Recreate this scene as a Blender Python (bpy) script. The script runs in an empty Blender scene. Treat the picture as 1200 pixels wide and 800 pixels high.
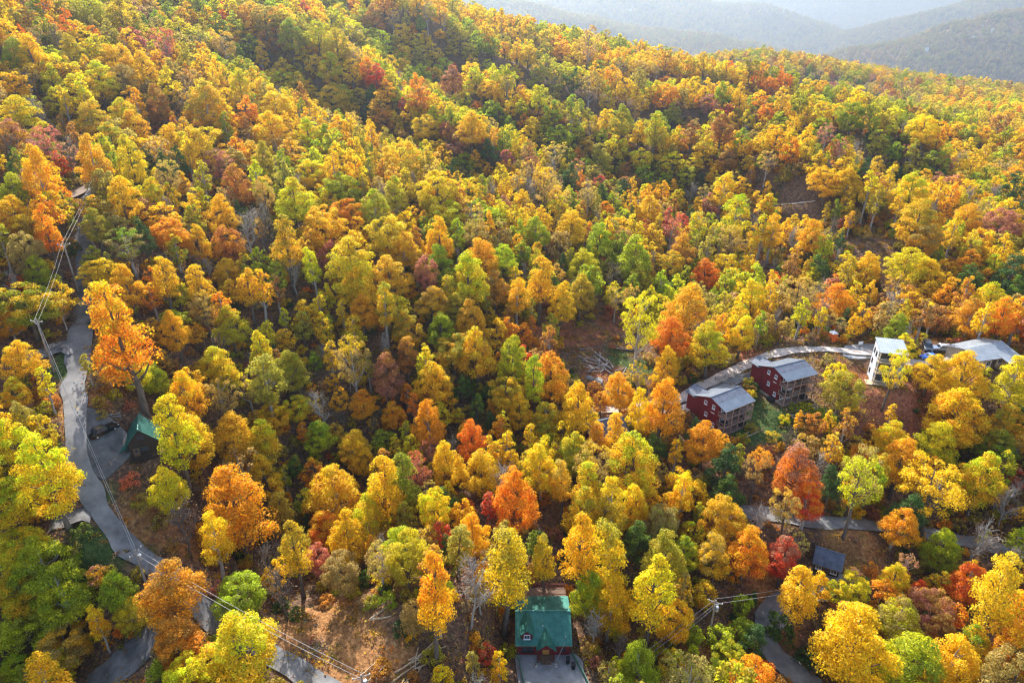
import bpy, bmesh, math, random
import numpy as np
from mathutils import Vector, Matrix
random.seed(11)
rng = np.random.default_rng(11)
R = math.radians
scene = bpy.context.scene
COL = scene.collection

# ---------------------------------------------------------------- camera
CAM = np.array([0.0, 0.0, 100.0])
PITCH, FOC = R(27.0), 800.0            # tilt below the horizon, focal length in photo pixels (1200 wide)
cp, sp = math.cos(PITCH), math.sin(PITCH)
cam = bpy.data.objects.new('camera', bpy.data.cameras.new('camera'))
COL.objects.link(cam)
cam.location = CAM
cam.rotation_euler = (math.pi/2-PITCH, 0, 0)
cam.data.sensor_width = 36
cam.data.lens = 36*FOC/1200
cam.data.clip_start, cam.data.clip_end = 1.0, 30000
scene.camera = cam

# ---------------------------------------------------------------- light
SUN_EL, SUN_AZ = R(34), R(-16)         # azimuth measured from straight ahead (+y), negative = left
world = bpy.data.worlds.new('World'); scene.world = world; world.use_nodes = True
wn = world.node_tree; bg = wn.nodes['Background']
sky = wn.nodes.new('ShaderNodeTexSky'); sky.sky_type = 'NISHITA'; sky.sun_disc = False
sky.sun_elevation = SUN_EL; sky.sun_rotation = SUN_AZ; sky.altitude = 400
sky.dust_density = 2.0
wn.links.new(sky.outputs[0], bg.inputs[0]); bg.inputs[1].default_value = 0.15
sl = bpy.data.lights.new('sun', 'SUN'); sl.energy = 5.0; sl.angle = R(0.6); sl.color = (1, .965, .90)
so = bpy.data.objects.new('sun', sl); COL.objects.link(so)
sd = Vector((math.sin(SUN_AZ)*math.cos(SUN_EL), math.cos(SUN_AZ)*math.cos(SUN_EL), math.sin(SUN_EL)))
so.rotation_euler = sd.to_track_quat('Z', 'Y').to_euler(); so.location = (0, 0, 400)
scene.view_settings.view_transform = 'Standard'; scene.view_settings.look = 'None'
scene.view_settings.exposure = 1.6; scene.view_settings.gamma = 1
scene.cycles.max_bounces = 6; scene.cycles.diffuse_bounces = 3; scene.cycles.transmission_bounces = 4
scene.cycles.transparent_max_bounces = 4; scene.cycles.volume_bounces = 0
scene.cycles.filter_width = 1.2
scene.cycles.sample_clamp_indirect = 6

# ---------------------------------------------------------------- photo pixel -> ray, point -> photo pixel
def ray(px, py):
    u, v = (px-600)/FOC, (400-py)/FOC
    return np.array([u, cp+v*sp, -sp+v*cp])
def proj(p):
    d = np.asarray(p, float)-CAM
    t = d[..., 1]*cp-d[..., 2]*sp
    u = d[..., 0]/t; v = (d[..., 1]*sp+d[..., 2]*cp)/t
    return np.stack([600+u*FOC, 400-v*FOC, t], -1)
def at(px, py, t, dz=0.0):
    p = CAM+ray(px, py)*t; p[2] += dz
    return p

# ---------------------------------------------------------------- terrain: surveyed spot heights joined by a thin-plate surface
SPOT_G = """637 760 117;400 790 101;1000 612 139;985 650 133;925 780 119;1190 790 117;1190 600 145;1165 432 166;1040 445 166;1000 410 174;800 455 168;
705 500 161;860 502 156;925 468 163;660 400 186;740 400 186;1020 287 222;935 238 270;110 285 145;80 405 127;95 520 110;150 625 108;185 655 107;130 785 97;345 790 101;
640 795 111;800 740 121;90 210 167;560 690 113;470 700 109;900 605 140;1110 408 176;985 470 160"""
SPOT_C = """980 170 340;1100 160 380;1000 130 500;560 24 440;500 0 425;300 0 325;100 0 240;0 0 205;1000 75 900;
1150 100 800;900 62 820;1190 80 1000;1190 130 600;1190 180 390;800 120 410;700 140 390;640 150 305;720 175 315;600 120 395;450 90 305;400 100 282;400 60 315;
250 100 217;200 140 200;30 720 98;10 500 99;0 400 107;0 250 130;0 120 165;400 230 180;700 230 232;1050 340 192;1070 230 232;1170 262 215;1185 330 190;500 330 162;300 330 152;
500 220 195;600 300 185;250 250 160;1130 480 152;1080 590 137;270 590 118;400 600 121;820 330 200;880 250 245"""
SPOT_R = "850 60 530;880 82 560;790 47 520;700 29 490;650 18 485;600 4 470"
def _spots():
    out = []
    for s in SPOT_R.split(';'):
        a = [float(q) for q in s.split()]; out.append(at(*a, -21.0))
    for s in SPOT_G.replace('\n', '').split(';'):
        a = [float(q) for q in s.split()]; out.append(at(*a))
    for s in SPOT_C.replace('\n', '').split(';'):
        a = [float(q) for q in s.split()]; out.append(at(*a, -13.0))
    for p in ((0, 0, -4), (-90, 0, 25), (-140, 60, 50), (100, 0, -14), (200, 70, -8), (270, 210, 12), (-240, 160, 112), (-200, 330, 104), (-230, 500, 112),
              (-60, 640, 66), (80, 700, 36), (-400, 300, 150), (-400, 0, 110), (350, 350, 0), (420, 600, -8), (250, 760, -12), (-200, 800, 70), (650, 900, -14),
              (700, 500, -8), (600, 200, 0), (0, 950, -15), (400, 0, -14), (0, -250, -20), (-300, -250, 60), (300, -250, -25)):
        out.append(np.array(p, float))
    return np.array(out)
SP = _spots()
def _tps(ctrl, lam=0.4):
    n = len(ctrl); X = ctrl[:, :2]/100.0
    d2 = ((X[:, None]-X[None])**2).sum(-1); K = 0.5*d2*np.log(d2+1e-12)
    P = np.c_[np.ones(n), X]; A = np.zeros((n+3, n+3)); A[:n, :n] = K+lam*1e-2*np.eye(n); A[:n, n:] = P; A[n:, :n] = P.T
    w = np.linalg.solve(A, np.r_[ctrl[:, 2], 0, 0, 0])
    def f(x, y):
        x = np.asarray(x, float).ravel()/100; y = np.asarray(y, float).ravel()/100; out = np.empty(len(x))
        for i in range(0, len(x), 20000):
            s = slice(i, i+20000)
            d2 = (x[s, None]-X[None, :, 0])**2+(y[s, None]-X[None, :, 1])**2
            out[s] = (0.5*d2*np.log(d2+1e-12))@w[:n]+w[n]+w[n+1]*x[s]+w[n+2]*y[s]
        return out
    return f
near_h = _tps(SP)
_lat = rng.random((64, 64))
def vnoise(x, y):
    xi = np.floor(x).astype(int); yi = np.floor(y).astype(int); fx = x-xi; fy = y-yi
    fx = fx*fx*(3-2*fx); fy = fy*fy*(3-2*fy); g = lambda a, b: _lat[a % 64, b % 64]
    return (g(xi, yi)*(1-fx)+g(xi+1, yi)*fx)*(1-fy)+(g(xi, yi+1)*(1-fx)+g(xi+1, yi+1)*fx)*fy-0.5
RIDGES = ["1003 71 3330;1030 62 3330;1065 53 3330;1107 46 3374;1150 31 3440;1210 20 3552;1300 0 3662",
          "1012 62 5106;1022 47 5106;1080 20 5106;1150 0 5216;1250 -20 5328;1400 -40 5550",
          "300 -60 5106;500 -40 5106;700 -20 5328;800 -2 5550;900 12 5660;970 34 5772;1010 54 5882",
          "560 0 3552;760 34 3884;860 54 4106;950 68 4218",
          "200 -120 9324;500 -110 9324;700 -95 9546;900 -80 9768;1000 -75 9990;1100 -80 9768;1300 -110 9324;1500 -120 8880"]
SLOPES = [.42, .40, .40, .36, .40]
def far_h(x, y):
    h = np.full(len(x), -470.0)
    wx = x+150*vnoise(x/420+7, y/420)+60*vnoise(x/130, y/130+3); wy = y+150*vnoise(x/420, y/420+31)+60*vnoise(x/130+9, y/130)
    for rd, sl_ in zip(RIDGES, SLOPES):
        P = np.array([at(*[float(q) for q in s.split()]) for s in rd.split(';')])
        best = np.full(len(x), -1e9)
        for a, b in zip(P[:-1], P[1:]):
            ab = b[:2]-a[:2]; s = np.clip(((wx-a[0])*ab[0]+(wy-a[1])*ab[1])/(ab@ab), 0, 1)
            d = np.hypot(wx-a[0]-s*ab[0], wy-a[1]-s*ab[1])
            best = np.maximum(best, a[2]+s*(b[2]-a[2])-sl_*(np.sqrt(d*d+100**2)-100))
        k = 14.0
        m = np.maximum(h, best); h = m+k*np.log(np.exp((h-m)/k)+np.exp((best-m)/k))
    return h+22*vnoise(x/150, y/150)+60*vnoise(x/420+11, y/420)
def smooth(a, b, x):
    t = np.clip((x-a)/(b-a), 0, 1); return t*t*(3-2*t)
SPUR = [(19, 15, "560 105 325;640 150 305;720 175 308;800 200 298;870 215 288;960 268 262"), (22, 17, "480 75 400;610 80 410;735 104 392;830 124 380;900 157 362;990 194 335;1060 207 322"),
        (15, 18, "650 60 445;790 96 445;880 110 450;1000 131 465;1090 152 425;1190 180 392"), (-18, 15, "560 90 350;640 122 348;700 150 346;800 172 335;900 205 312;1000 245 288"), (-19, 18, "620 62 445;700 75 435;800 108 425;900 130 412;1000 166 382;1110 186 360"),
        (11, 13, "330 60 310;420 75 300;500 118 280;560 160 262"), (-11, 13, "300 75 300;400 115 275;470 150 258;540 190 242"), (-26, 42, "870 90 560;950 104 585;1050 124 565;1160 140 520")]
def spurs(x, y):
    h = np.zeros(len(x))
    for a, w, s in SPUR:
        P = np.array([at(*[float(q) for q in c.split()]) for c in s.split(';')]); d = np.full(len(x), 1e9)
        for p, q in zip(P[:-1], P[1:]):
            ab = q[:2]-p[:2]; t = np.clip(((x-p[0])*ab[0]+(y-p[1])*ab[1])/(ab@ab), 0, 1); d = np.minimum(d, np.hypot(x-p[0]-t*ab[0], y-p[1]-t*ab[1]))
        h += a*np.exp(-(d/w)**2)
    return h
def base_h(x, y):
    x = np.asarray(x, float).ravel(); y = np.asarray(y, float).ravel()
    r = np.hypot(x, y); w = smooth(1120, 1450, r)+smooth(350, 700, -y)+smooth(500, 900, -x)*smooth(100, 500, 400-y)
    w = np.clip(w, 0, 1)
    n = np.clip(near_h(x, y), -60, 165)+spurs(x, y)+1.6*vnoise(x/22, y/22)+0.7*vnoise(x/8+5, y/8)
    return n*(1-w)+far_h(x, y)*w
def axis(a, b, step, lo, hi, g=1.06):
    mid = list(np.arange(a, b+1e-6, step)); s, v, up = step, mid[-1], []
    while v < hi: s = min(s*g, 80); v += s; up.append(v)
    s, v, dn = step, mid[0], []
    while v > lo: s = min(s*g, 80); v -= s; dn.append(v)
    return np.array(dn[::-1]+mid+up)
GX = axis(-150, 190, 1.5, -5500, 10000); GY = axis(38, 320, 1.5, -500, 12000)
GXX, GYY = np.meshgrid(GX, GY)                        # [iy, ix]
GZ = base_h(GXX, GYY).reshape(GXX.shape)
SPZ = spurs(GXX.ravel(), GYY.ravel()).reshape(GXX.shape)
def ground(x, y):
    x = np.asarray(x, float); y = np.asarray(y, float)
    i = np.clip(np.searchsorted(GX, x)-1, 0, len(GX)-2); j = np.clip(np.searchsorted(GY, y)-1, 0, len(GY)-2)
    fx = np.clip((x-GX[i])/(GX[i+1]-GX[i]), 0, 1); fy = np.clip((y-GY[j])/(GY[j+1]-GY[j]), 0, 1)
    return (GZ[j, i]*(1-fx)+GZ[j, i+1]*fx)*(1-fy)+(GZ[j+1, i]*(1-fx)+GZ[j+1, i+1]*fx)*fy
def cast(px, py, hc=0.0, tmin=60.0, tmax=1300.0):
    """where the sight line through a photo pixel comes down to hc metres above the ground"""
    d = ray(px, py); t = np.concatenate([np.arange(tmin, 400, 0.5), np.arange(400, tmax, 2.0)])
    P = CAM[None]+d[None]*t[:, None]
    g = P[:, 2]-ground(P[:, 0], P[:, 1])-hc
    k = np.argmax(g <= 0)
    if g[k] > 0: return None, None
    k = max(k, 1); f = g[k-1]/(g[k-1]-g[k]+1e-9) if g[k-1] > 0 else 0
    tt = t[k-1]+f*(t[k]-t[k-1]); p = CAM+d*tt
    return p, tt

# ---------------------------------------------------------------- materials
def nodes(m):
    m.use_nodes = True; nt = m.node_tree; nt.nodes.clear(); return nt, nt.nodes.new, nt.links.new
def mat(name, c1, c2=None, scale=6.0, rough=.7, metal=0.0, spec=.3, bump=.0, detail=5, stretch=None, rings=None):
    """plain procedural material: two tones mixed by noise (object space), optional relief"""
    m = bpy.data.materials.new(name); nt, N, Lk = nodes(m)
    out = N('ShaderNodeOutputMaterial'); b = N('ShaderNodeBsdfPrincipled'); Lk(b.outputs[0], out.inputs[0])
    b.inputs['Roughness'].default_value = rough; b.inputs['Metallic'].default_value = metal; b.inputs['Specular IOR Level'].default_value = spec
    tc = N('ShaderNodeTexCoord'); mp = N('ShaderNodeMapping'); Lk(tc.outputs['Object'], mp.inputs[0])
    if stretch: mp.inputs['Scale'].default_value = stretch
    n = N('ShaderNodeTexNoise'); n.inputs['Scale'].default_value = scale; n.inputs['Detail'].default_value = detail; n.inputs['Roughness'].default_value = .65
    Lk(mp.outputs[0], n.inputs[0])
    r = N('ShaderNodeValToRGB'); r.color_ramp.elements[0].position = .32; r.color_ramp.elements[1].position = .68
    r.color_ramp.elements[0].color = (*c1, 1); r.color_ramp.elements[1].color = (*(c2 or c1), 1)
    Lk(n.outputs[0], r.inputs[0]); Lk(r.outputs[0], b.inputs['Base Color'])
    if bump:
        bp = N('ShaderNodeBump'); bp.inputs['Strength'].default_value = bump; bp.inputs['Distance'].default_value = .1
        Lk(n.outputs[0], bp.inputs['Height']); Lk(bp.outputs[0], b.inputs['Normal'])
    return m
def leaf_mat(name, trans=.5):
    m = bpy.data.materials.new(name); nt, N, Lk = nodes(m)
    out = N('ShaderNodeOutputMaterial')
    def attr(n, t):
        a = N('ShaderNodeAttribute'); a.attribute_name = n; a.attribute_type = t; return a
    a1, a2 = attr('tint', 'INSTANCER'), attr('tint2', 'INSTANCER')
    rnd, clp = attr('rnd', 'GEOMETRY'), attr('clump', 'GEOMETRY')
    mix = N('ShaderNodeMix'); mix.data_type = 'RGBA'
    mr = N('ShaderNodeMapRange'); mr.inputs[1].default_value = .35; mr.inputs[2].default_value = .75
    Lk(clp.outputs['Fac'], mr.inputs[0]); Lk(mr.outputs[0], mix.inputs['Factor'])
    Lk(a1.outputs['Color'], mix.inputs['A']); Lk(a2.outputs['Color'], mix.inputs['B'])
    hs = N('ShaderNodeHueSaturation'); Lk(mix.outputs['Result'], hs.inputs['Color'])
    v = N('ShaderNodeMapRange'); v.inputs[3].default_value = .6; v.inputs[4].default_value = 1.35; Lk(rnd.outputs['Fac'], v.inputs[0]); Lk(v.outputs[0], hs.inputs['Value'])
    h = N('ShaderNodeMapRange'); h.inputs[3].default_value = .485; h.inputs[4].default_value = .515; Lk(clp.outputs['Fac'], h.inputs[0]); Lk(h.outputs[0], hs.inputs['Hue'])
    d = N('ShaderNodeBsdfDiffuse'); t = N('ShaderNodeBsdfTranslucent'); g = N('ShaderNodeBsdfGlossy'); g.inputs['Roughness'].default_value = .55
    for s in (d, t): Lk(hs.outputs[0], s.inputs['Color'])
    g.inputs['Color'].default_value = (.9, .95, 1, 1)
    ms = N('ShaderNodeMixShader'); ms.inputs[0].default_value = trans; Lk(d.outputs[0], ms.inputs[1]); Lk(t.outputs[0], ms.inputs[2])
    m2 = N('ShaderNodeMixShader'); m2.inputs[0].default_value = .012; Lk(ms.outputs[0], m2.inputs[1]); Lk(g.outputs[0], m2.inputs[2])
    Lk(m2.outputs[0], out.inputs[0])
    return m
M = {
 'leaf': leaf_mat('leaves', .56), 'needle': leaf_mat('needles', .25),
 'bark': mat('bark', (.07, .05, .038), (.17, .135, .105), 3, .9, bump=.4, stretch=(1, 1, .25)),
 'palebark': mat('pale_bark', (.22, .19, .16), (.42, .38, .33), 3, .9, stretch=(1, 1, .3)),
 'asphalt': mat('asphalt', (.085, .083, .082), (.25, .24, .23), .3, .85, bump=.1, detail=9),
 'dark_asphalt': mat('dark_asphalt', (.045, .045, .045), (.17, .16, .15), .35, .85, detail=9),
 'gravel': mat('gravel', (.36, .275, .225), (.62, .52, .44), .6, .95, detail=10, bump=.3),
 'dirt': mat('bare_dirt', (.10, .065, .045), (.24, .16, .11), .7, .95, detail=9),
 'concrete': mat('concrete', (.17, .165, .165), (.33, .325, .32), .45, .8, detail=9),
 'teal_roof': mat('teal_metal_roof', (.012, .10, .078), (.04, .175, .14), .9, .5, .4, .5, detail=8),
 'grey_roof': mat('grey_metal_roof', (.115, .135, .165), (.20, .225, .26), .8, .42, .35, .5, detail=8),
 'slate_roof': mat('slate_roof', (.05, .06, .085), (.13, .145, .185), 1.0, .7, 0, .4, detail=8),
 'pale_roof': mat('pale_metal_roof', (.25, .275, .295), (.38, .405, .42), .6, .4, .3, .5, detail=8),
 'red_wall': mat('red_painted_wood', (.12, .010, .014), (.20, .02, .024), 1.5, .7, stretch=(1, 1, 8)),
 'dark_wood': mat('dark_wood', (.022, .015, .012), (.06, .04, .03), 2, .8, stretch=(1, 1, 6)),
 'deck_wood': mat('weathered_deck_wood', (.22, .13, .095), (.38, .25, .19), 2, .8),
 'brown_wood': mat('brown_wood', (.10, .055, .035), (.20, .12, .075), 2, .8),
 'pale_wood': mat('pale_wood', (.36, .26, .15), (.55, .42, .27), 1.6, .8),
 'tan_wall': mat('tan_wall', (.38, .31, .22), (.52, .44, .33), 1.2, .8),
 'white_wall': mat('white_housewrap', (.36, .38, .40), (.50, .52, .54), .8, .75),
 'white': mat('white_paint', (.68, .68, .68), (.8, .8, .8), 2, .5),
 'glass': mat('window_glass', (.02, .025, .03), (.06, .07, .09), .8, .08, 0, .8),
 'dark': mat('dark_gap', (.012, .012, .014), (.03, .028, .028), 2, .8),
 'green_paint': mat('green_paint', (.05, .13, .09), (.09, .2, .14), 2, .5),
 'log': mat('weathered_log', (.16, .13, .11), (.42, .37, .33), 1.4, .9, bump=.3),
 'fresh_log': mat('split_log', (.33, .22, .12), (.55, .42, .27), 1.6, .85),
 'steel': mat('galvanised_steel', (.42, .43, .44), (.58, .59, .6), 3, .4, .6, .5),
 'wire': mat('aluminium_cable', (.20, .195, .19), (.30, .29, .28), 3, .5, .3, .5),
 'pole': mat('pole_wood', (.17, .14, .115), (.32, .28, .24), 2, .9, stretch=(1, 1, .2)),
 'black_paint': mat('black_car_paint', (.006, .007, .009), (.01, .011, .013), 2, .18, .2, .6),
 'silver_paint': mat('silver_car_paint', (.48, .5, .52), (.55, .57, .6), 2, .25, .5, .6),
 'white_paint': mat('white_car_paint', (.72, .73, .74), (.8, .8, .8), 2, .25, 0, .6),
 'blue_paint': mat('blue_car_paint', (.02, .10, .42), (.03, .13, .5), 2, .22, .1, .6),
 'grey_paint': mat('dark_grey_car_paint', (.04, .045, .05), (.06, .065, .07), 2, .22, .2, .6),
 'tyre': mat('rubber', (.012, .012, .012), (.025, .025, .025), 3, .85),
 'lamp': mat('lamp_lens', (.55, .57, .6), (.75, .77, .8), 4, .15, 0, .8),
 'red_lamp': mat('tail_lamp', (.3, .01, .01), (.4, .02, .02), 4, .25),
 'orange_plastic': mat('orange_plastic', (.75, .13, .02), (.85, .18, .03), 2, .45),
 'warm_wood': mat('warm_door_wood', (.38, .17, .04), (.55, .27, .07), 2, .5),
}

# ---------------------------------------------------------------- mesh builder and object helpers
class MB:
    def __init__(s): s.v, s.f = [], []
    def add(s, vs, fs):
        o = len(s.v); s.v += [tuple(map(float, p)) for p in vs]; s.f += [tuple(o+i for i in f) for f in fs]; return s
    def box(s, c, d, rz=0):
        cx, cy, cz = c; hx, hy, hz = d[0]/2, d[1]/2, d[2]/2; ca, sa = math.cos(rz), math.sin(rz)
        vs = [(cx+x*ca-y*sa, cy+x*sa+y*ca, cz+z) for z in (-hz, hz) for x, y in ((-hx, -hy), (hx, -hy), (hx, hy), (-hx, hy))]
        return s.add(vs, [(3, 2, 1, 0), (4, 5, 6, 7), (0, 1, 5, 4), (1, 2, 6, 5), (2, 3, 7, 6), (3, 0, 4, 7)])
    def hexa(s, lo, hi):
        """eight corners: four below, four above, both counter-clockwise"""
        return s.add(list(lo)+list(hi), [(3, 2, 1, 0), (4, 5, 6, 7), (0, 1, 5, 4), (1, 2, 6, 5), (2, 3, 7, 6), (3, 0, 4, 7)])
    def slab(s, quad, th):
        return s.hexa([(p[0], p[1], p[2]-th) for p in quad], quad)
    def prism(s, prof, a, b, axis=0):
        """2-D outline pushed from a to b along x (axis 0, outline in y,z) or y (axis 1, outline in x,z)"""
        n = len(prof); mk = (lambda t, p: (t, p[0], p[1])) if axis == 0 else (lambda t, p: (p[0], t, p[1]))
        vs = [mk(a, p) for p in prof]+[mk(b, p) for p in prof]
        return s.add(vs, [tuple(range(n))[::-1], tuple(range(n, 2*n))]+[(i, (i+1) % n, n+(i+1) % n, n+i) for i in range(n)])
    def tube(s, pts, rad, n=6, cap=True):
        pts = [np.asarray(p, float) for p in pts]; o = len(s.v)
        for i, p in enumerate(pts):
            d = pts[min(i+1, len(pts)-1)]-pts[max(i-1, 0)]; d = d/(np.linalg.norm(d)+1e-9)
            a = np.array([0, 0, 1.0]) if abs(d[2]) < .9 else np.array([1.0, 0, 0])
            u = np.cross(d, a); u /= np.linalg.norm(u); w = np.cross(d, u); r = rad[i] if hasattr(rad, '__len__') else rad
            for k in range(n):
                t = 2*math.pi*k/n; q = p+r*(math.cos(t)*u+math.sin(t)*w); s.v.append(tuple(q))
        for i in range(len(pts)-1):
            for k in range(n):
                a, b = o+i*n+k, o+i*n+(k+1) % n; s.f.append((a, b, b+n, a+n))
        if cap:
            s.f.append(tuple(o+k for k in range(n))); e = o+(len(pts)-1)*n; s.f.append(tuple(e+k for k in range(n))[::-1])
        return s
    def beam(s, p, q, w=.1, h=.1):
        p, q = np.asarray(p, float), np.asarray(q, float); d = q-p; d = d/np.linalg.norm(d)
        a = np.array([0, 0, 1.0]) if abs(d[2]) < .95 else np.array([0, 1.0, 0])
        u = np.cross(d, a); u /= np.linalg.norm(u); v = np.cross(u, d)
        c = [(-1, -1), (1, -1), (1, 1), (-1, 1)]
        return s.hexa([p+u*i*w/2+v*j*h/2 for i, j in c], [q+u*i*w/2+v*j*h/2 for i, j in c])
    def mesh(s, name, m):
        me = bpy.data.meshes.new(name); me.from_pydata(s.v, [], s.f)
        bm = bmesh.new(); bm.from_mesh(me); bmesh.ops.recalc_face_normals(bm, faces=bm.faces); bm.to_mesh(me); bm.free()
        if m: me.materials.append(m)
        return me
    def build(s, name, m, parent=None, smooth_=False):
        me = s.mesh(name, m)
        if smooth_: me.polygons.foreach_set('use_smooth', [True]*len(me.polygons))
        return link(name, me, parent)
def link(name, data, parent=None):
    o = bpy.data.objects.new(name, data); COL.objects.link(o); o.parent = parent; return o
def thing(name, label, cat, loc=(0, 0, 0), rz=0, group=None):
    o = bpy.data.objects.new(name, None); COL.objects.link(o); o.location = loc; o.rotation_euler = (0, 0, rz); o.empty_display_size = .5
    o['label'] = label; o['category'] = cat
    if group: o['group'] = group
    return o
def tag(o, label, cat, group=None):
    o['label'] = label; o['category'] = cat
    if group: o['group'] = group
    return o
def struct(o): o['kind'] = 'structure'; return o
def stuff(o): o['kind'] = 'stuff'; return o
def copy_tree(o, parent=None):
    c = o.copy(); COL.objects.link(c); c.parent = parent
    for ch in list(o.children): copy_tree(ch, c)
    return c
def V3(p): return np.asarray(p, float)

def fast_mesh(me, co, faces, smooth_=False):
    k = faces.shape[1]; me.vertices.add(len(co)); me.vertices.foreach_set('co', np.ascontiguousarray(co, dtype=np.float32).ravel())
    me.loops.add(faces.size); me.loops.foreach_set('vertex_index', faces.astype(np.int32).ravel())
    me.polygons.add(len(faces)); me.polygons.foreach_set('loop_start', np.arange(0, faces.size, k, dtype=np.int32))
    if smooth_: me.polygons.foreach_set('use_smooth', np.ones(len(faces), bool))
    me.update(calc_edges=True)
def unit(a): return a/(np.linalg.norm(a, axis=-1, keepdims=True)+1e-9)
def cards(P, Nn, size, ratio, g):
    """one folded leaf spray per point: four corners, two triangles"""
    n = len(P); r = unit(g.normal(size=(n, 3))); a = unit(np.cross(Nn, r)); b = np.cross(Nn, a); s = size[:, None]
    V = np.stack([P-a*s*.5, P-b*s*.5*ratio+Nn*s*.10, P+a*s*.5, P+b*s*.5*ratio+Nn*s*.10], 1).reshape(-1, 3)
    return V, np.arange(4*n).reshape(-1, 4)

# ---------------------------------------------------------------- roads, yards and pads: bed them into the terrain first
def catmull(P, step=1.2):
    P = [np.asarray(p, float) for p in P]; P = [2*P[0]-P[1]]+P+[2*P[-1]-P[-2]]; out = []
    for i in range(1, len(P)-2):
        n = max(2, int(np.linalg.norm(P[i+1]-P[i])/step))
        for k in range(n):
            t = k/n; out.append(.5*((2*P[i])+(-P[i-1]+P[i+1])*t+(2*P[i-1]-5*P[i]+4*P[i+1]-P[i+2])*t*t+(-P[i-1]+3*P[i]-3*P[i+1]+P[i+2])*t**3))
    out.append(P[-2]); return np.array(out)
def px_line(s): return [cast(*[float(q) for q in a.split()])[0] for a in s.split(';')]
def bed(points, half, ease=4.0):
    """press a road bed into the terrain grid"""
    x0, x1 = points[:, 0].min()-half-8, points[:, 0].max()+half+8; y0, y1 = points[:, 1].min()-half-8, points[:, 1].max()+half+8
    ii = np.where((GX > x0) & (GX < x1))[0]; jj = np.where((GY > y0) & (GY < y1))[0]
    if not len(ii) or not len(jj): return
    xx, yy = np.meshgrid(GX[ii], GY[jj]); q = np.c_[xx.ravel(), yy.ravel()]
    d2 = ((q[:, None]-points[None, :, :2])**2).sum(-1); k = d2.argmin(1); d = np.sqrt(d2[np.arange(len(q)), k])
    w = 1-smooth(half+1.0, half+1.0+ease, d); z = GZ[np.ix_(jj, ii)].ravel()
    GZ[np.ix_(jj, ii)] = (z*(1-w)+(points[k, 2]-.22)*w).reshape(len(jj), len(ii))
def pad(c, half_x, half_y, rz, z, ease=4.0):
    x, y = GXX-c[0], GYY-c[1]; u = x*math.cos(rz)+y*math.sin(rz); v = -x*math.sin(rz)+y*math.cos(rz)
    d = np.hypot(np.maximum(np.abs(u)-half_x, 0), np.maximum(np.abs(v)-half_y, 0)); w = 1-smooth(1.0, 1.0+ease, d)
    GZ[:] = GZ*(1-w)+z*w
ROADS = {
 'upper_road': ("116 196;104 240;97 285;98 318;100 348;97 382;95 400", 2.8, 'dark_asphalt'),  # darker than the lower road: shadow over this stretch put into the colour
 'hill_road': ("99 372;97 386;93 412;89 445;86 480;87 515;93 547;106 582;126 613;151 641;182 664;215 694;262 734;330 774;395 812", 3.7, 'asphalt'),
 'side_road': ("92 412;75 404;58 408;36 416;10 424", 4.4, 'asphalt'),
 'gravel_road': ("690 482;722 480;752 478;786 470;812 459;840 443;870 428;902 416;935 410;970 409;1004 412;1024 414;1052 423;1086 425;1118 421;1140 416", 3.2, 'gravel'),
 'cabin_driveway': ("806 474;832 461;862 447;880 440;895 437", 3.0, 'asphalt'),
 'lower_driveway': ("760 497;790 484;812 477;828 470", 2.8, 'gravel'),
 'lower_road': ("862 596;905 604;958 609;1008 613;1060 621;1112 631;1165 641;1215 650", 4.2, 'asphalt'),
 'bend_road': ("985 672;968 690;935 700;912 712;899 730;897 750;908 770;930 788;960 806", 4.6, 'asphalt'),
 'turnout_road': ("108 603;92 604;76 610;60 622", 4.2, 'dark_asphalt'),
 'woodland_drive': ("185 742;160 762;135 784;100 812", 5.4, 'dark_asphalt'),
 'forest_trail': ("890 243;915 240;935 238;955 236", 2.4, 'gravel'),
 'log_track': ("128 196;112 206;98 222;80 232", 2.2, 'dirt'),
}
ROADPTS = {}
for nm, (s, w, m_) in ROADS.items():
    P = px_line(s); C = catmull(P)
    z = C[:, 2].copy()
    for _ in range(30): z[1:-1] = .25*z[:-2]+.5*z[1:-1]+.25*z[2:]
    C[:, 2] = z; ROADPTS[nm] = C; bed(C, w/2)
for ch, par in (('side_road', 'hill_road'), ('turnout_road', 'hill_road'), ('cabin_driveway', 'gravel_road'), ('lower_driveway', 'gravel_road')):
    C, Q = ROADPTS[ch], ROADPTS[par]; d = np.hypot(C[:, None, 0]-Q[None, :, 0], C[:, None, 1]-Q[None, :, 1]); k = d.argmin(1); w_ = 1-smooth(2.5, 9, d.min(1)); C[:, 2] = C[:, 2]*(1-w_)+(Q[k, 2]-.03)*w_
def yard_poly(s): return np.array(px_line(s))
YARDS = {
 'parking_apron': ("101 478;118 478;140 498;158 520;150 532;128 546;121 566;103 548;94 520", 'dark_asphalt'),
 'cabin_forecourt': ("604 770;673 770;682 782;694 806;604 806", 'concrete'),
 'turning_area': ("884 716;912 702;926 712;920 734;900 742;888 734", 'concrete'),
 'building_site_yard': ("990 405;1026 403;1030 416;1006 420;988 417", 'concrete'),
}
YP = {}; YCO = {}
def in_poly(x, y, P):
    x = np.asarray(x); y = np.asarray(y); r = np.zeros(x.shape, bool); n = len(P)
    for i in range(n):
        (x1, y1), (x2, y2) = P[i][:2], P[(i+1) % n][:2]
        c = ((y1 > y) != (y2 > y)) & (x < (x2-x1)*(y-y1)/(y2-y1+1e-12)+x1); r ^= c
    return r
def poly_dist(x, y, P):
    d = np.full(x.shape, 1e9); n = len(P)
    for i in range(n):
        a, b = P[i][:2], P[(i+1) % n][:2]; ab = b-a; s = np.clip(((x-a[0])*ab[0]+(y-a[1])*ab[1])/(ab@ab), 0, 1)
        d = np.minimum(d, np.hypot(x-a[0]-s*ab[0], y-a[1]-s*ab[1]))
    d[in_poly(x, y, P)] = 0; return d
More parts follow.
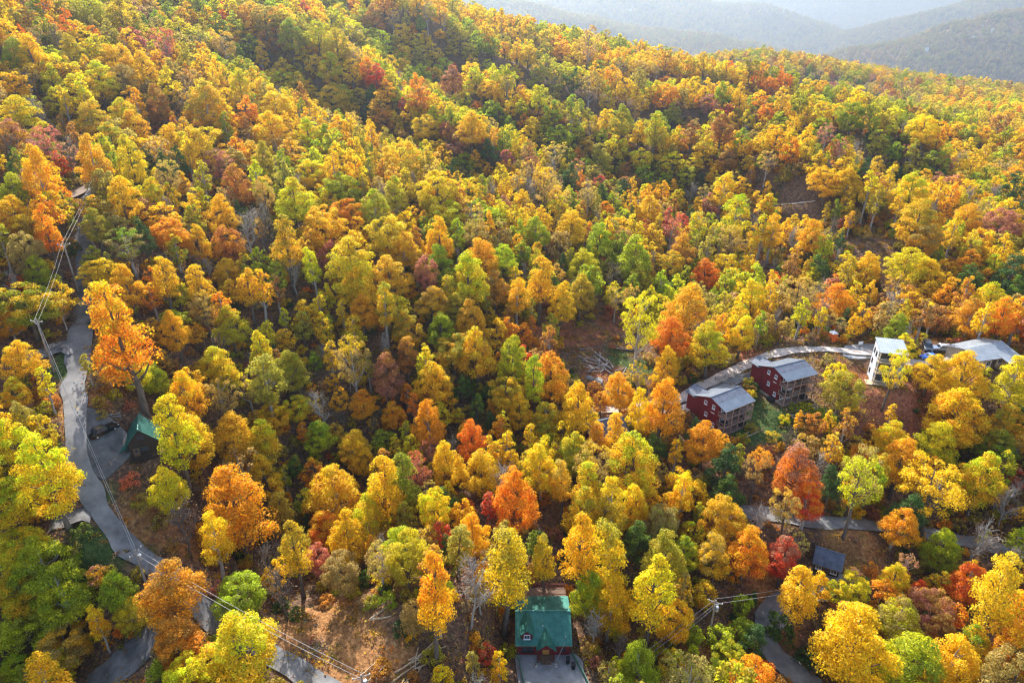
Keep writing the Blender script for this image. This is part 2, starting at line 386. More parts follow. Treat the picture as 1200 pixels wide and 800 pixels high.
for nm, (s, m_) in YARDS.items():
    P = yard_poly(s) if nm != 'cabin_forecourt' else np.array([(.4, 77.3, 2.5), (10.6, 77.3, 2.5), (11.6, 74, 2.5), (13.2, 69, 2.5), (12.6, 64, 2.5), (2.2, 64, 2.5), (1.0, 72, 2.5)]); A = np.c_[np.ones(len(P)), P[:, 0], P[:, 1]]; co = np.linalg.lstsq(A, P[:, 2], rcond=None)[0]
    if nm == 'cabin_forecourt': co = np.array([2.5, 0, 0])
    if nm == 'parking_apron': co[0] -= .25
    P[:, 2] = A@co; YP[nm] = P; YCO[nm] = co
    sel = (GXX > P[:, 0].min()-9) & (GXX < P[:, 0].max()+9) & (GYY > P[:, 1].min()-9) & (GYY < P[:, 1].max()+9)
    x, y = GXX[sel], GYY[sel]; w = 1-smooth(1.5, 5.5, poly_dist(x, y, P)); GZ[sel] = GZ[sel]*(1-w)+(co[0]+co[1]*x+co[2]*y-.2)*w
# building sites: (origin, rotation) in metres, from the spot survey
SITE = {
 'green': (V3((5.2, 81.8, 2.6)), R(0)),
 'red_right': (V3((61.34, 139.85, 13.6)), R(23.1)),
 'red_left': (V3((44.54, 130.66, 11.3)), R(31.3)),
 'white': (V3((88.4, 148.43, 15.6)), R(-14.5)),
 'right': (V3((111.3, 148.83, 17.6)), R(20.1)),
}
for k, hx, hy, off in (('green', 5.6, 6.0, (0, 0)), ('red_right', 5.4, 5.2, (4.7, 0)), ('red_left', 5.4, 5.2, (4.7, 0)), ('white', 3.6, 4.2, (3.4, -3.4)), ('right', 6.8, 5, (6.4, 0))):
    o_, rz_ = SITE[k]; pad((o_[0]+off[0]*math.cos(rz_)-off[1]*math.sin(rz_), o_[1]+off[0]*math.sin(rz_)+off[1]*math.cos(rz_)), hx, hy, rz_, o_[2]-(.3 if k == 'green' else 0))
SITE['left'] = (cast(171, 524)[0], R(24)); o_ = SITE['left'][0]; pad(o_, 2.6, 2.6, R(24), o_[2], 2.5)
SITE['hidden'] = (cast(705, 520)[0], R(24)); pad(SITE['hidden'][0], 4.5, 4, R(24), SITE['hidden'][0][2])
SITE['slate'] = (cast(968, 664)[0], R(-28)); pad(SITE['slate'][0], 3.5, 3.5, R(-28), SITE['slate'][0][2])

for nm in list(ROADS)[::-1]: bed(ROADPTS[nm], ROADS[nm][1]/2+.5, 1.5)
for nm, P in YP.items():
    sel = (GXX > P[:, 0].min()-5) & (GXX < P[:, 0].max()+5) & (GYY > P[:, 1].min()-5) & (GYY < P[:, 1].max()+5)
    x, y = GXX[sel], GYY[sel]; w = 1-smooth(1.4, 3, poly_dist(x, y, P)); co = YCO[nm]; GZ[sel] = np.minimum(GZ[sel], GZ[sel]*(1-w)+(co[0]+co[1]*x+co[2]*y-.25)*w)

# ---------------------------------------------------------------- the ground sheet
def zone(lst):
    m = np.zeros(GXX.shape)
    for s in lst.split(';'):
        px, py, r = [float(q) for q in s.split()]; p, _ = cast(px, py)
        d = np.hypot(GXX-p[0], GYY-p[1])+2.2*vnoise(GXX/3.1, GYY/3.1)*2
        m = np.maximum(m, 1-smooth(r*.65, r*1.15, d))
    return m
zg = zone("722 418 5;712 408 3.5;735 425 4;885 478 6;878 500 6;862 488 3;905 492 5;930 492 5;76 432 3.5;83 458 2.5;960 488 5;85 548 2;128 580 3;178 640 3;120 655 4;750 430 4")
zr = zone("690 392 7;668 394 6;705 440 6;1008 446 8;1030 470 8;1056 478 8;1012 490 6;1075 470 6;1095 462 5;880 412 5;1120 430 5;640 398 5;720 378 6")
zo = zone("390 722 6;428 742 6;452 770 5;405 765 5;1000 652 8;1022 668 6;985 640 5;60 470 4;70 500 4;105 505 3;118 492 3;110 465 3;170 600 5;205 630 6;345 735 5;75 465 3;900 690 5;830 775 5;920 730 4;62 545 3")
def terrain_material():
    m = bpy.data.materials.new('forest_floor'); nt, N, Lk = nodes(m)
    out = N('ShaderNodeOutputMaterial'); b = N('ShaderNodeBsdfPrincipled'); b.inputs['Roughness'].default_value = .95; b.inputs['Specular IOR Level'].default_value = .1
    Lk(b.outputs[0], out.inputs[0]); geo = N('ShaderNodeNewGeometry')
    def noise(sc, det=6):
        n = N('ShaderNodeTexNoise'); n.inputs['Scale'].default_value = sc; n.inputs['Detail'].default_value = det; n.inputs['Roughness'].default_value = .7; Lk(geo.outputs['Position'], n.inputs[0]); return n
    def ramp(n, *st):
        r = N('ShaderNodeValToRGB'); e = r.color_ramp.elements
        while len(e) < len(st): e.new(.5)
        for k, (p, c) in zip(e, st): k.position = p; k.color = (*c, 1)
        Lk(n.outputs[0], r.inputs[0]); return r
    fine = noise(1.6, 8); mid = noise(.22, 5)
    litter = ramp(fine, (.3, (.035, .025, .02)), (.46, (.11, .066, .044)), (.58, (.21, .11, .06)), (.72, (.36, .25, .15)))
    grass = ramp(fine, (.3, (.02, .03, .012)), (.5, (.05, .085, .02)), (.7, (.13, .15, .05)))
    red = ramp(fine, (.3, (.09, .04, .028)), (.5, (.29, .10, .05)), (.72, (.42, .20, .12)))
    orange = ramp(fine, (.28, (.07, .04, .018)), (.46, (.24, .11, .04)), (.6, (.38, .19, .07)), (.75, (.46, .33, .18)))
    cur = litter.outputs[0]
    va = N('ShaderNodeVertexColor'); va.layer_name = 'ground_cover'; sepc = N('ShaderNodeSeparateColor'); Lk(va.outputs[0], sepc.inputs[0])
    for i, r in enumerate((grass, red, orange)):
        th = N('ShaderNodeMath'); th.operation = 'MULTIPLY_ADD'; th.inputs[1].default_value = .9; th.inputs[2].default_value = -.45; Lk(mid.outputs[0], th.inputs[0])
        ad = N('ShaderNodeMath'); ad.operation = 'ADD'; ad.use_clamp = True; Lk(th.outputs[0], ad.inputs[0]); Lk(sepc.outputs[i], ad.inputs[1])
        ml = N('ShaderNodeMath'); ml.operation = 'MULTIPLY'; Lk(ad.outputs[0], ml.inputs[0]); Lk(sepc.outputs[i], ml.inputs[1])
        mx = N('ShaderNodeMix'); mx.data_type = 'RGBA'; Lk(ml.outputs[0], mx.inputs['Factor']); Lk(cur, mx.inputs['A']); Lk(r.outputs[0], mx.inputs['B']); cur = mx.outputs['Result']
    big = noise(.04, 4); hv = N('ShaderNodeHueSaturation'); mr = N('ShaderNodeMapRange'); mr.inputs[1].default_value = .3; mr.inputs[2].default_value = .7; mr.inputs[3].default_value = .75; mr.inputs[4].default_value = 1.25
    Lk(big.outputs[0], mr.inputs[0]); Lk(mr.outputs[0], hv.inputs['Value']); Lk(cur, hv.inputs['Color']); Lk(hv.outputs[0], b.inputs['Base Color'])
    bp = N('ShaderNodeBump'); bp.inputs['Strength'].default_value = .9; bp.inputs['Distance'].default_value = .35; Lk(fine.outputs[0], bp.inputs['Height']); Lk(bp.outputs[0], b.inputs['Normal'])
    return m
ny, nx = GZ.shape
me = bpy.data.meshes.new('terrain')
idx = np.arange(ny*nx).reshape(ny, nx)
F = np.stack([idx[:-1, :-1], idx[:-1, 1:], idx[1:, 1:], idx[1:, :-1]], -1).reshape(-1, 4)
fast_mesh(me, np.stack([GXX, GYY, GZ], -1).reshape(-1, 3), F, True)
ca = me.color_attributes.new('ground_cover', 'FLOAT_COLOR', 'POINT')
ca.data.foreach_set('color', np.stack([zg, zr, zo, np.ones_like(zg)], -1).astype(np.float32).ravel())
me.materials.append(terrain_material()); terrain = struct(link('terrain', me))

def ribbon(name, C, w, m_, lift=.05, ragged=.3):
    T = np.gradient(C[:, :2], axis=0); T /= np.linalg.norm(T, axis=1)[:, None]; Nn = np.c_[-T[:, 1], T[:, 0]]; co = []
    K = 7
    for i in range(len(C)):
        for k in range(K):
            o_ = (k/(K-1)-.5)*w
            if k in (0, K-1): o_ += ragged*2*vnoise(np.array([i*.35]), np.array([k*3.3+len(C)]))[0]*2
            co.append((C[i, 0]+Nn[i, 0]*o_, C[i, 1]+Nn[i, 1]*o_, C[i, 2]+lift-.04*abs(k/(K-1)-.5)))
    I = np.arange(len(C)*K).reshape(-1, K); Fq = np.stack([I[:-1, :-1], I[1:, :-1], I[1:, 1:], I[:-1, 1:]], -1).reshape(-1, 4)
    me = bpy.data.meshes.new(name); fast_mesh(me, np.array(co), Fq, True); me.materials.append(m_); return struct(link(name, me))
for i, (nm, (s, w, m_)) in enumerate(ROADS.items()): ribbon(nm, ROADPTS[nm], w, M[m_], lift=.06+.006*i)
for i, (nm, P) in enumerate(YP.items()):
    mb = MB(); Q = catmull(np.r_[P, P[:1]], 2.5)[:-1]; n = len(Q)
    mb.add([(p[0], p[1], p[2]+.035-.004*i) for p in Q]+[(p[0], p[1], p[2]-.3) for p in Q], [tuple(range(n))]+[(k, (k+1) % n, n+(k+1) % n, n+k) for k in range(n)])
    struct(mb.build(nm, M[YARDS[nm][1]]))

# ---------------------------------------------------------------- building pieces
def window(parent, c, w, h, face='y', frame='white', name='window', bars=True, off=0.0):
    """window in a wall whose outside looks to -y (face 'y'), -x ('x') or +x ('X'): frame proud of the wall, pane set back in it, sill under it"""
    x, y, z = c; t = .09
    def bx(mb, du, dv, dz, su, sv, sz):
        if face == 'y': mb.box((x+du, y-dv, z+dz), (su, sv, sz))
        elif face == 'x': mb.box((x-dv, y+du, z+dz), (sv, su, sz))
        else: mb.box((x+dv, y+du, z+dz), (sv, su, sz))
    f = MB(); bx(f, 0, .04, h/2+t/2, w+2*t, .10, t); bx(f, 0, .04, -h/2-t/2, w+2*t, .10, t)
    bx(f, -w/2-t/2, .04, 0, t, .10, h); bx(f, w/2+t/2, .04, 0, t, .10, h)
    if bars: bx(f, 0, .035, 0, .05, .07, h); 
    o = f.build(name, M[frame], parent)
    p = MB(); bx(p, 0, .012, 0, w, .03, h); p.build('pane', M['glass'], o)
    s = MB(); bx(s, 0, .09, -h/2-t-.03, w+.34, .2, .05); s.build('sill', M[frame], o)
    return o
def door(parent, c, w, h, m_='warm_wood', frame='brown_wood'):
    x, y, z = c; d = MB().box((x, y-.03, z+h/2), (w, .06, h)).build('door', M[m_], parent)
    f = MB(); f.box((x, y-.05, z+h+.05), (w+.24, .12, .10)); f.box((x-w/2-.06, y-.05, z+h/2), (.12, .12, h)); f.box((x+w/2+.06, y-.05, z+h/2), (.12, .12, h)); f.build('door_frame', M[frame], d)
    MB().box((x+w*.36, y-.09, z+h*.48), (.06, .06, .14)).build('handle', M['steel'], d)
    MB().box((x, y-.068, z+h*.72), (w*.6, .02, h*.36)).build('pane', M['glass'], d)
def railing(parent, pts, h=1.0, m_='brown_wood', name='railing', step=.32, post=.09, bal=.035):
    """rail with posts at the corners and balusters between"""
    r = MB(); b = MB()
    for p, q in zip(pts[:-1], pts[1:]):
        p, q = V3(p), V3(q); u = V3((0, 0, 1))
        r.beam(p+u*h, q+u*h, .10, .06); r.beam(p+u*.12, q+u*.12, .06, .06); L = np.linalg.norm(q-p); n = max(2, int(L/step))
        for k in range(1, n): c = p+(q-p)*k/n; b.beam(c+u*.15, c+u*(h-.03), bal, bal)
    for p in pts: r.beam(V3(p), V3(p)+V3((0, 0, h+.08)), post, post)
    o = r.build(name, M[m_], parent); stuff(b.build('baluster', M[m_], o)); return o
def seams(parent, quad, m_, n, name='seam'):
    """standing seams of a metal roof, eave to ridge; quad: ridge a, ridge b, eave b, eave a"""
    a, b, c, d = [V3(q) for q in quad]; mb = MB()
    for k in range(1, n): t = k/n; mb.beam(a+(b-a)*t+V3((0, 0, .02)), d+(c-d)*t+V3((0, 0, .02)), .05, .05)
    stuff(mb.build(name, m_, parent))
def roof_plane(parent, quad, m_, th=.16, n=0, name='roof'):
    o = MB().slab(quad, th).build(name, m_, parent)
    if n: seams(o, quad, m_, n)
    e = MB(); e.beam(V3(quad[3])-V3((0, 0, .1)), V3(quad[2])-V3((0, 0, .1)), .06, .2); e.build('fascia', M['brown_wood'], o)
    return o

# ---------------------------------------------------------------- cabin with the dormered teal roof
def cabin_dormer():
    o_, rz = SITE['green']
    t = thing('log_cabin', 'dark red log cabin with teal metal roof, one dormer and gabled porch by the driveway', 'cabin', o_, rz)
    W, D, He, Hr = 9.3, 10.0, 2.75, 4.9     # plan origin at the middle, front towards -y
    w2, d2 = W/2-.3, D/2-.45
    wl = MB(); wl.prism([(-d2, -.6), (d2, -.6), (d2, He), (0, He+2.0), (-d2, He)], -w2, w2, 0); wall = wl.build('wall', M['red_wall'], t)
    lg = MB()
    for k in range(10): lg.tube([(-w2+.02, -d2-.02, .12+.27*k), (w2-.02, -d2-.02, .12+.27*k)], .145, 6)
    stuff(lg.build('wall_log', M['red_wall'], wall))
    ov = .45; yf, yb = -D/2-.25, D/2+.1; ze = He+.05
    q1 = [(-W/2, 0, Hr), (W/2, 0, Hr), (W/2, yf, ze), (-W/2, yf, ze)]; roof_plane(t, q1, M['teal_roof'], .16, 20)
    q2 = [(W/2, .002, Hr), (-W/2, .002, Hr), (-W/2, yb, ze), (W/2, yb, ze)]; roof_plane(t, q2, M['teal_roof'], .16, 20)
    MB().beam((-W/2-.02, 0, Hr+.05), (W/2+.02, 0, Hr+.05), .3, .08).build('ridge_cap', M['teal_roof'], t)
    sl_ = (Hr-ze)/(-yf)                      # drop per metre of run
    # dormer
    dx, hw, yd, zt = -2.75, 1.0, -4.25, 5.2; zr_ = lambda y: Hr+sl_*y
    zb = zr_(yd); d = MB(); d.prism([(dx-hw+.1, zb-.3), (dx+hw-.1, zb-.3), (dx+hw-.1, zt-.98), (dx, zt-.12), (dx-hw+.1, zt-.98)], yd, -.9, 1); dm = d.build('dormer', M['red_wall'], t)
    for s in (-1, 1):
        e = dx+s*(hw+.12); z1 = zt-1.02; yv = (zt-Hr)/sl_ if zt < Hr else -.25
        quad = [(dx, yd-.16, zt), (dx, -.12, zt-.02), (e, max((z1-Hr)/sl_, -3.6)+.25, z1), (e, yd-.16, z1)]
        MB().slab(quad, .10).build('dormer_roof', M['teal_roof'], dm)
    window(dm, (dx, yd, zt-1.45), .85, .8, 'y', 'white')
    # porch gable
    px_, pw, yp = .35, 1.65, -D/2-1.05; zp = 4.0
    for s in (-1, 1):
        quad = [(px_, yp, zp), (px_, -2.6, zp-.02), (px_+s*pw, -D/2+.35, ze-.05), (px_+s*pw, yp, ze-.28)]
        MB().slab(quad, .12).build('porch_roof', M['teal_roof'], t)
    g = MB(); g.prism([(px_-pw+.25, He-.10), (px_+pw-.25, He-.10), (px_, zp-.16)], yp+.18, yp+.30, 1); g.build('porch_gable', M['red_wall'], t)
    for s in (-1, 1): MB().beam((px_+s*(pw-.35), yp+.3, -.2), (px_+s*(pw-.35), yp+.3, He-.1), .2, .2).build('porch_post', M['red_wall'], t)
    MB().box((px_, yp+.62, .06), (2.7, 1.3, .25)).build('porch_floor', M['brown_wood'], t)
    st = MB(); st.box((px_, yp-.25, -.03), (1.7, .4, .16)); st.build('step', M['brown_wood'], t)
    door(t, (px_, -d2-.16, .2), 1.05, 2.1)
    window(t, (-3.1, -d2-.16, 1.45), .78, 1.15, 'y', 'dark_wood'); window(t, (-2.15, -d2-.16, 1.45), .78, 1.15, 'y', 'dark_wood'); window(t, (3.2, -d2-.16, 1.5), .5, .8, 'y', 'dark_wood')
    for x in (-.9, 1.6): MB().box((x, -d2-.3, 2.0), (.14, .14, .28)).build('wall_lamp', M['lamp'], t)
    dk = MB(); dk.box((0, D/2+1.2, He-.35), (W-.6, 2.2, .18)); deck = dk.build('deck', M['brown_wood'], t)
    railing(deck, [(-1.2, D/2+2.2, He-.25), (W/2-.4, D/2+2.2, He-.25)], 1.0, 'red_wall')
    for x in (-3.6, 0, 3.6): MB().beam((x, D/2+2.1, -4), (x, D/2+2.1, He-.4), .2, .2).build('deck_post', M['brown_wood'], t)
    for x, y in ((3.55, -4.2), (-.1, -2.6)): MB().tube([(x, y, Hr+sl_*y-.1), (x, y, Hr+sl_*y+.55)], .07, 7).build('vent_pipe', M['steel'], t)
    # leaves drifted on the back slope corner
    r_ = np.random.default_rng(5); P = np.array([(-W/2+.1+abs(r_.normal())*.8, yb-.1-abs(r_.normal())*.7, 0) for _ in range(160)]); P[:, 2] = Hr-sl_*P[:, 1]*1.02+.07
    V, F_ = cards(P, unit(r_.normal(size=(160, 3))*.4+np.array([0, 0, 1])), .26*r_.uniform(.6, 1.3, 160), .8, r_); me = bpy.data.meshes.new('leaf_drift'); fast_mesh(me, V, F_); me.materials.append(mat('dry_leaves', (.35, .13, .03), (.55, .26, .07), 3)); stuff(link('leaf_drift', me, t))
cabin_dormer()

# ---------------------------------------------------------------- tall red cabins on the slope
def red_cabin(key, L, ridge, label, extras):
    o_, rz = SITE[key]; t = thing('red_cabin', label, 'cabin', o_, rz, 'tall red cabins with tiered decks')
    run, drop = 4.8, 1.45; yw, yd = -2.35, -run+.15; zr = ridge; zw = zr-.70; yb = 4.4; zback = zr-1.9
    x0, x1 = .35, L-.25
    wl = MB(); wl.prism([(yw, -1.2), (yb, -1.2), (yb, zback-.15), (0, zr-.18), (yw, zw-.18)], x0, x1, 0); wl.build('wall', M['red_wall'], t)
    MB().prism([(yw-.05, -1.25), (yb+.05, -1.25), (yb+.05, .55), (yw-.05, .55)], x0-.05, x1+.05, 0).build('foundation', M['tan_wall'], t)
    zf = zr-drop
    roof_plane(t, [(0, 0, zr), (L, 0, zr), (L, yw, zw), (0, yw, zw)], M['slate_roof'], .15, 18)
    roof_plane(t, [(0, yw-.01, zw+.01), (L, yw-.01, zw+.01), (L, -run, zf), (0, -run, zf)], M['grey_roof'], .12, 18)
    roof_plane(t, [(L, .004, zr), (0, .004, zr), (0, yb+.5, zback-.12), (L, yb+.5, zback-.12)], M['grey_roof'], .15, 18)
    MB().beam((-.03, 0, zr+.04), (L+.03, 0, zr+.04), .28, .07).build('ridge_cap', M['slate_roof'], t)
    # back wing with its own gable roof
    wx, ww = L*.24, 2.0
    MB().prism([(wx-ww, -1), (wx+ww, -1), (wx+ww, zr-2.25), (wx, zr-1.15), (wx-ww, zr-2.25)], yb-1.0, yb+2.6, 1).build('wing_wall', M['red_wall'], t)
    for s in (-1, 1): MB().slab([(wx, yb+3, zr-.95), (wx, 1.9, zr-.95), (wx+s*(ww+.4), 4.5, zr-2.3), (wx+s*(ww+.4), yb+3, zr-2.3)], .13).build('wing_roof', M['slate_roof'], t)
    # tiered decks along the front
    fl = [ridge-8.15+.1, ridge-6.05, ridge-3.65]; fl[0] = .12; n = 5
    for k, z in enumerate(fl):
        dk = MB(); dk.box(((x0+x1)/2, (yw+yd)/2, z), (x1-x0, yw-yd, .16)); deck = dk.build('deck', M['deck_wood'], t)
        if k: railing(deck, [(x0+.02, yw-.15, z+.08), (x0+.02, yd+.08, z+.08), (x1-.02, yd+.08, z+.08), (x1-.02, yw-.15, z+.08)], 1.0, 'deck_wood', step=.4)
    for i in range(n):
        x = x0+.1+(x1-x0-.2)*i/(n-1); MB().beam((x, yd+.06, -1.4), (x, yd+.06, zf-.1), .17, .17).build('deck_post', M['deck_wood'], t)
    MB().beam((x0, yd+.06, zf-.22), (x1, yd+.06, zf-.22), .14, .22).build('beam', M['deck_wood'], t)
    # wall openings behind the decks
    for k, z in enumerate(fl):
        for i, x in enumerate((L*.2, L*.42, L*.63, L*.84)):
            if k < 2 and i == 1: door(t, (x, yw, z+.1), 1.5, 2.0, 'white')
            else: window(t, (x, yw, z+1.25), 1.15, 1.05, 'y', 'white')
    # deck furniture built in: tubs and benches read as dark masses on the decks
    MB().tube([(x0+1.2, yw-1.15, fl[1]+.1), (x0+1.2, yw-1.15, fl[1]+.85)], .85, 12).build('hot_tub', M['dark'], t)
    b = MB(); b.box((x1-1.6, yw-1.0, fl[0]+.45), (1.7, 1.5, .7)); b.build('grill_box', M['dark'], t)
    for k, x in ((2, L*.55), (1, L*.7)):
        b = MB(); b.box((x, yd+.6, fl[k]+.5), (1.3, .5, .08)); b.box((x, yd+.82, fl[k]+.8), (1.3, .06, .55)); b.box((x-.55, yd+.6, fl[k]+.28), (.08, .45, .4)); b.box((x+.55, yd+.6, fl[k]+.28), (.08, .45, .4)); b.build('bench', M['dark_wood'], t)
    # gable end windows
    for y, z in ((-1.0, zr-2.2), (1.4, zr-2.2), (.9, zr-5.0), (-1.5, zr-6.6)): window(t, (x0, y, z), .6, .8, 'x', 'white')
    MB().box((x0-.04, -.9, zr-3.75), (.05, 1.1, .16)).build('gable_plaque', M['white'], t)
    if extras:
        MB().box((x0-.7, -1.3, .35), (1.2, 1.7, .9)).build('utility_box', M['dark'], t)
    return t
red_cabin('red_right', 9.4, 8.43, 'upper red cabin with grey metal roof and tiered decks, white pickup parked behind', True)
red_cabin('red_left', 9.5, 8.13, 'lower red cabin with grey metal roof and tiered decks beside tall grey trunks', False)
def timber_frame(key, label, x0, x1, y0, y1, cats):
    o_, rz = SITE[key]; t = thing('timber_edging', label, 'edging', o_, rz, 'timber edged terraces below the red cabins')
    g = lambda x, y: float(ground(o_[0]+x*math.cos(rz)-y*math.sin(rz), o_[1]+x*math.sin(rz)+y*math.cos(rz)))-o_[2]
    for a, b in (((x0, y0), (x1, y0)), ((x1, y0), (x1, y1)), ((x0, y1), (x0, y0)), ((x0, (y0+y1)/2), (x1, (y0+y1)/2))):
        MB().beam((*a, g(*a)+.12), (*b, g(*b)+.12), .22, .24).build('timber', M['pale_wood'], t)
    n = 9
    for k in range(n):
        x = x0+(x1-x0)*(k+.5)/n
        if cats: MB().box((x, y0+.7, g(x, y0+.7)+.05), (.62, .62, .08), rng.uniform(-.2, .2)).build('paving_slab', M['tan_wall'], t)
timber_frame('red_right', 'pale timber edging with stepping slabs in front of the upper red cabin', .4, 8.6, -8.2, -5.6, True)
timber_frame('red_left', 'pale timber edging in front of the lower red cabin', .4, 8.6, -7.4, -5.6, False)

# ---------------------------------------------------------------- steep teal roofed cabin above the hill road
def steep_cabin():
    o_, rz = SITE['left']; t = thing('steep_cabin', 'dark timber cabin with steep teal roof and shaded gable above the hill road', 'cabin', o_, rz); t.scale = (.78, .78, .78)
    hw, L, He, Hr = 2.7, 5.6, 3.6, 7.0
    MB().prism([(-hw, -2), (hw, -2), (hw, He), (0, Hr-.25), (-hw, He)], -L/2, L/2, 1).build('wall', M['dark_wood'], t)
    f, b = -L/2-.9, L/2+.4
    for s in (-1, 1):
        o = MB().slab([(0, f, Hr), (0, b, Hr), (s*(hw+.75), b, He-.95), (s*(hw+.75), f+.9, He-.95)], .15).build('roof', M['teal_roof'], t)
        seams(o, [(0, f, Hr), (0, b, Hr), (s*(hw+.75), b, He-.95), (s*(hw+.75), f+.9, He-.95)], M['teal_roof'], 10)
    MB().beam((0, f, Hr+.04), (0, b, Hr+.04), .24, .07).build('ridge_cap', M['teal_roof'], t)
    # low porch roof on the road side and a cross gable behind
    MB().slab([(-hw-.1, -L/2-.2, He-.9), (-hw-.1, 1.0, He-.9), (-hw-2.2, 1.0, He-1.7), (-hw-2.2, -L/2-.2, He-1.7)], .12).build('porch_roof', M['teal_roof'], t)
    for y in (-L/2, .8): MB().beam((-hw-2.05, y, -.6), (-hw-2.05, y, He-1.8), .15, .15).build('porch_post', M['dark_wood'], t)
    MB().slab([(.2, L/2+.1, Hr-.5), (.2, L/2+2.4, Hr-.5), (-2.4, L/2+2.4, He), (-2.4, L/2+.1, He)], .13).build('wing_roof', M['teal_roof'], t)
    MB().prism([(-2.1, -1), (2.1, -1), (2.1, He-.2), (.2, Hr-.75), (-2.1, He-.2)], L/2, L/2+2.2, 1).build('wing_wall', M['dark_wood'], t)
    for z, w in ((4.5, 1.5), (1.5, 1.9)): window(t, (.1, -L/2, z), w, 1.15, 'y', 'dark_wood')
    door(t, (-1.5, -L/2, -.1), .95, 2.0, 'brown_wood')
    dk = MB(); dk.box((0, -L/2-1.0, -.1), (2*hw+.5, 2.0, .16)); deck = dk.build('deck', M['dark_wood'], t)
    railing(deck, [(-hw, -L/2-1.9, 0), (hw, -L/2-1.9, 0)], 1.0, 'dark_wood')
steep_cabin()

# ---------------------------------------------------------------- tall white house still being finished, and the long low roof beside it
def white_house():
    o_, rz = SITE['white']; t = thing('tall_house', 'tall white three storey house with sloping pale roof and open front decks', 'house', o_, rz)
    L, run, zr, zf = 6.2, 6.6, 10.0, 9.1; x0, x1, y1, y0 = .2, L-.2, -.3, -run+1.6
    MB().prism([(y0, -3), (y1, -3), (y1, zr-.2), (y0, zf-.0)], x0, x1, 0).build('wall', M['white_wall'], t)
    roof_plane(t, [(0, 0, zr), (L, 0, zr), (L, -run, zf), (0, -run, zf)], M['pale_roof'], .2, 12)
    for z in (.4, 3.4, 6.3):
        dk = MB(); dk.box(((x0+x1)/2, y0-.72, z), (x1-x0, 1.5, .2)); deck = dk.build('deck', M['pale_wood'], t)
        railing(deck, [(x0+.05, y0-.1, z+.1), (x0+.05, y0-1.4, z+.1), (x1-.05, y0-1.4, z+.1), (x1-.05, y0-.1, z+.1)], 1.0, 'tan_wall', step=.4)
        for x in (1.4, 2.9, 4.4): window(t, (x, y0, z+1.35), 1.2, 1.6, 'y', 'dark_wood')
    for x in (x0+.1, L/2, x1-.1): MB().beam((x, y0-1.38, -3), (x, y0-1.38, zf-.05), .18, .18).build('deck_post', M['tan_wall'], t)
    for z in (7.4, 4.6, 1.9):
        for y in ((-1.6,) if z < 7 else (-1.6, -3.6)): window(t, (x0, y, z), .6, .95, 'x', 'dark_wood')
    MB().box((x0-.7, y0-.3, .25), (1.3, 2.4, .16)).build('side_landing', M['pale_wood'], t)
    MB().prism([(y0-.1, -3.2), (y1, -3.2), (y1, .2), (y0-.1, .2)], x0-.06, x1+.06, 0).build('foundation', M['concrete'], t)
white_house()
def long_house():
    o_, rz = SITE['right']; t = thing('low_house', 'low tan house under a wide grey metal roof behind golden trees', 'house', o_, rz)
    L, zr, zf = 12.9, 4.5, 3.2
    MB().prism([(-4.0, -3), (4.5, -3), (4.5, zf-.1), (0, zr-.2), (-4.0, zf-.05)], .4, L-.4, 0).build('wall', M['tan_wall'], t)
    roof_plane(t, [(0, 0, zr), (L, 0, zr), (L, -5.4, zf-.25), (0, -4.3, zf)], M['pale_roof'], .18, 22)
    roof_plane(t, [(L, .004, zr), (0, .004, zr), (0, 5, zf-.2), (L, 5, zf-.2)], M['pale_roof'], .18, 22)
    MB().slab([(L*.55, -3.6, zf+.28), (L-.05, -3.6, zf+.20), (L-.05, -7.0, zf-.55), (L*.55, -7.0, zf-.55)], .16).build('porch_roof', M['pale_roof'], t)
    for x in (L*.57, L*.72, L*.86, L-.3): MB().beam((x, -6.8, -3), (x, -6.8, zf-.65), .16, .16).build('porch_post', M['white'], t)
    dk = MB(); dk.box((L*.77, -5.4, .1), (L*.44, 3.0, .2)); deck = dk.build('deck', M['pale_wood'], t)
    railing(deck, [(L*.56, -6.75, .2), (L-.2, -6.75, .2)], .95, 'tan_wall')
    for x in (1.6, 4.2, 8.2, 10.8): window(t, (x, -4.0, 1.7), 1.3, 1.2, 'y', 'white')
    door(t, (6.1, -4.0, .1), 1.1, 2.1, 'brown_wood')
long_house()
def small_house(key, name, label, W, D, He, Hr, roofm, wallm):
    o_, rz = SITE[key]; t = thing(name, label, 'house', o_, rz)
    MB().prism([(-D/2, -2.5), (D/2, -2.5), (D/2, He), (0, Hr-.2), (-D/2, He)], -W/2, W/2, 0).build('wall', M[wallm], t)
    for s in (-1, 1):
        q = [(-s*(W/2+.4), -s*.003 if s < 0 else 0, Hr), (s*(W/2+.4), 0, Hr), (s*(W/2+.4), -s*(D/2+.6), He-.25), (-s*(W/2+.4), -s*(D/2+.6), He-.25)]
        roof_plane(t, q, M[roofm], .15, 16)
    MB().beam((-W/2-.42, 0, Hr+.04), (W/2+.42, 0, Hr+.04), .26, .07).build('ridge_cap', M[roofm], t)
    for x in (-W*.3, W*.3): window(t, (x, -D/2, He*.55), .9, 1.0, 'y', 'white')
    door(t, (0, -D/2, 0), .95, 2.0, 'brown_wood'); window(t, (-W/2, 0, He*.6), .9, 1.0, 'x', 'white')
    return t
t = small_house('hidden', 'red_house', 'red house with blue grey roof half hidden by golden trees', 9, 7, 4.2, 6.6, 'slate_roof', 'red_wall')
dk = MB(); dk.box((0, -4.4, 1.6), (8.4, 1.8, .16)); deck = dk.build('deck', M['brown_wood'], t); railing(deck, [(-4.1, -5.2, 1.7), (4.1, -5.2, 1.7)], 1, 'red_wall')
for x in (-4, -1.3, 1.3, 4): MB().beam((x, -5.2, -2.5), (x, -5.2, 1.6), .16, .16).build('deck_post', M['brown_wood'], t)
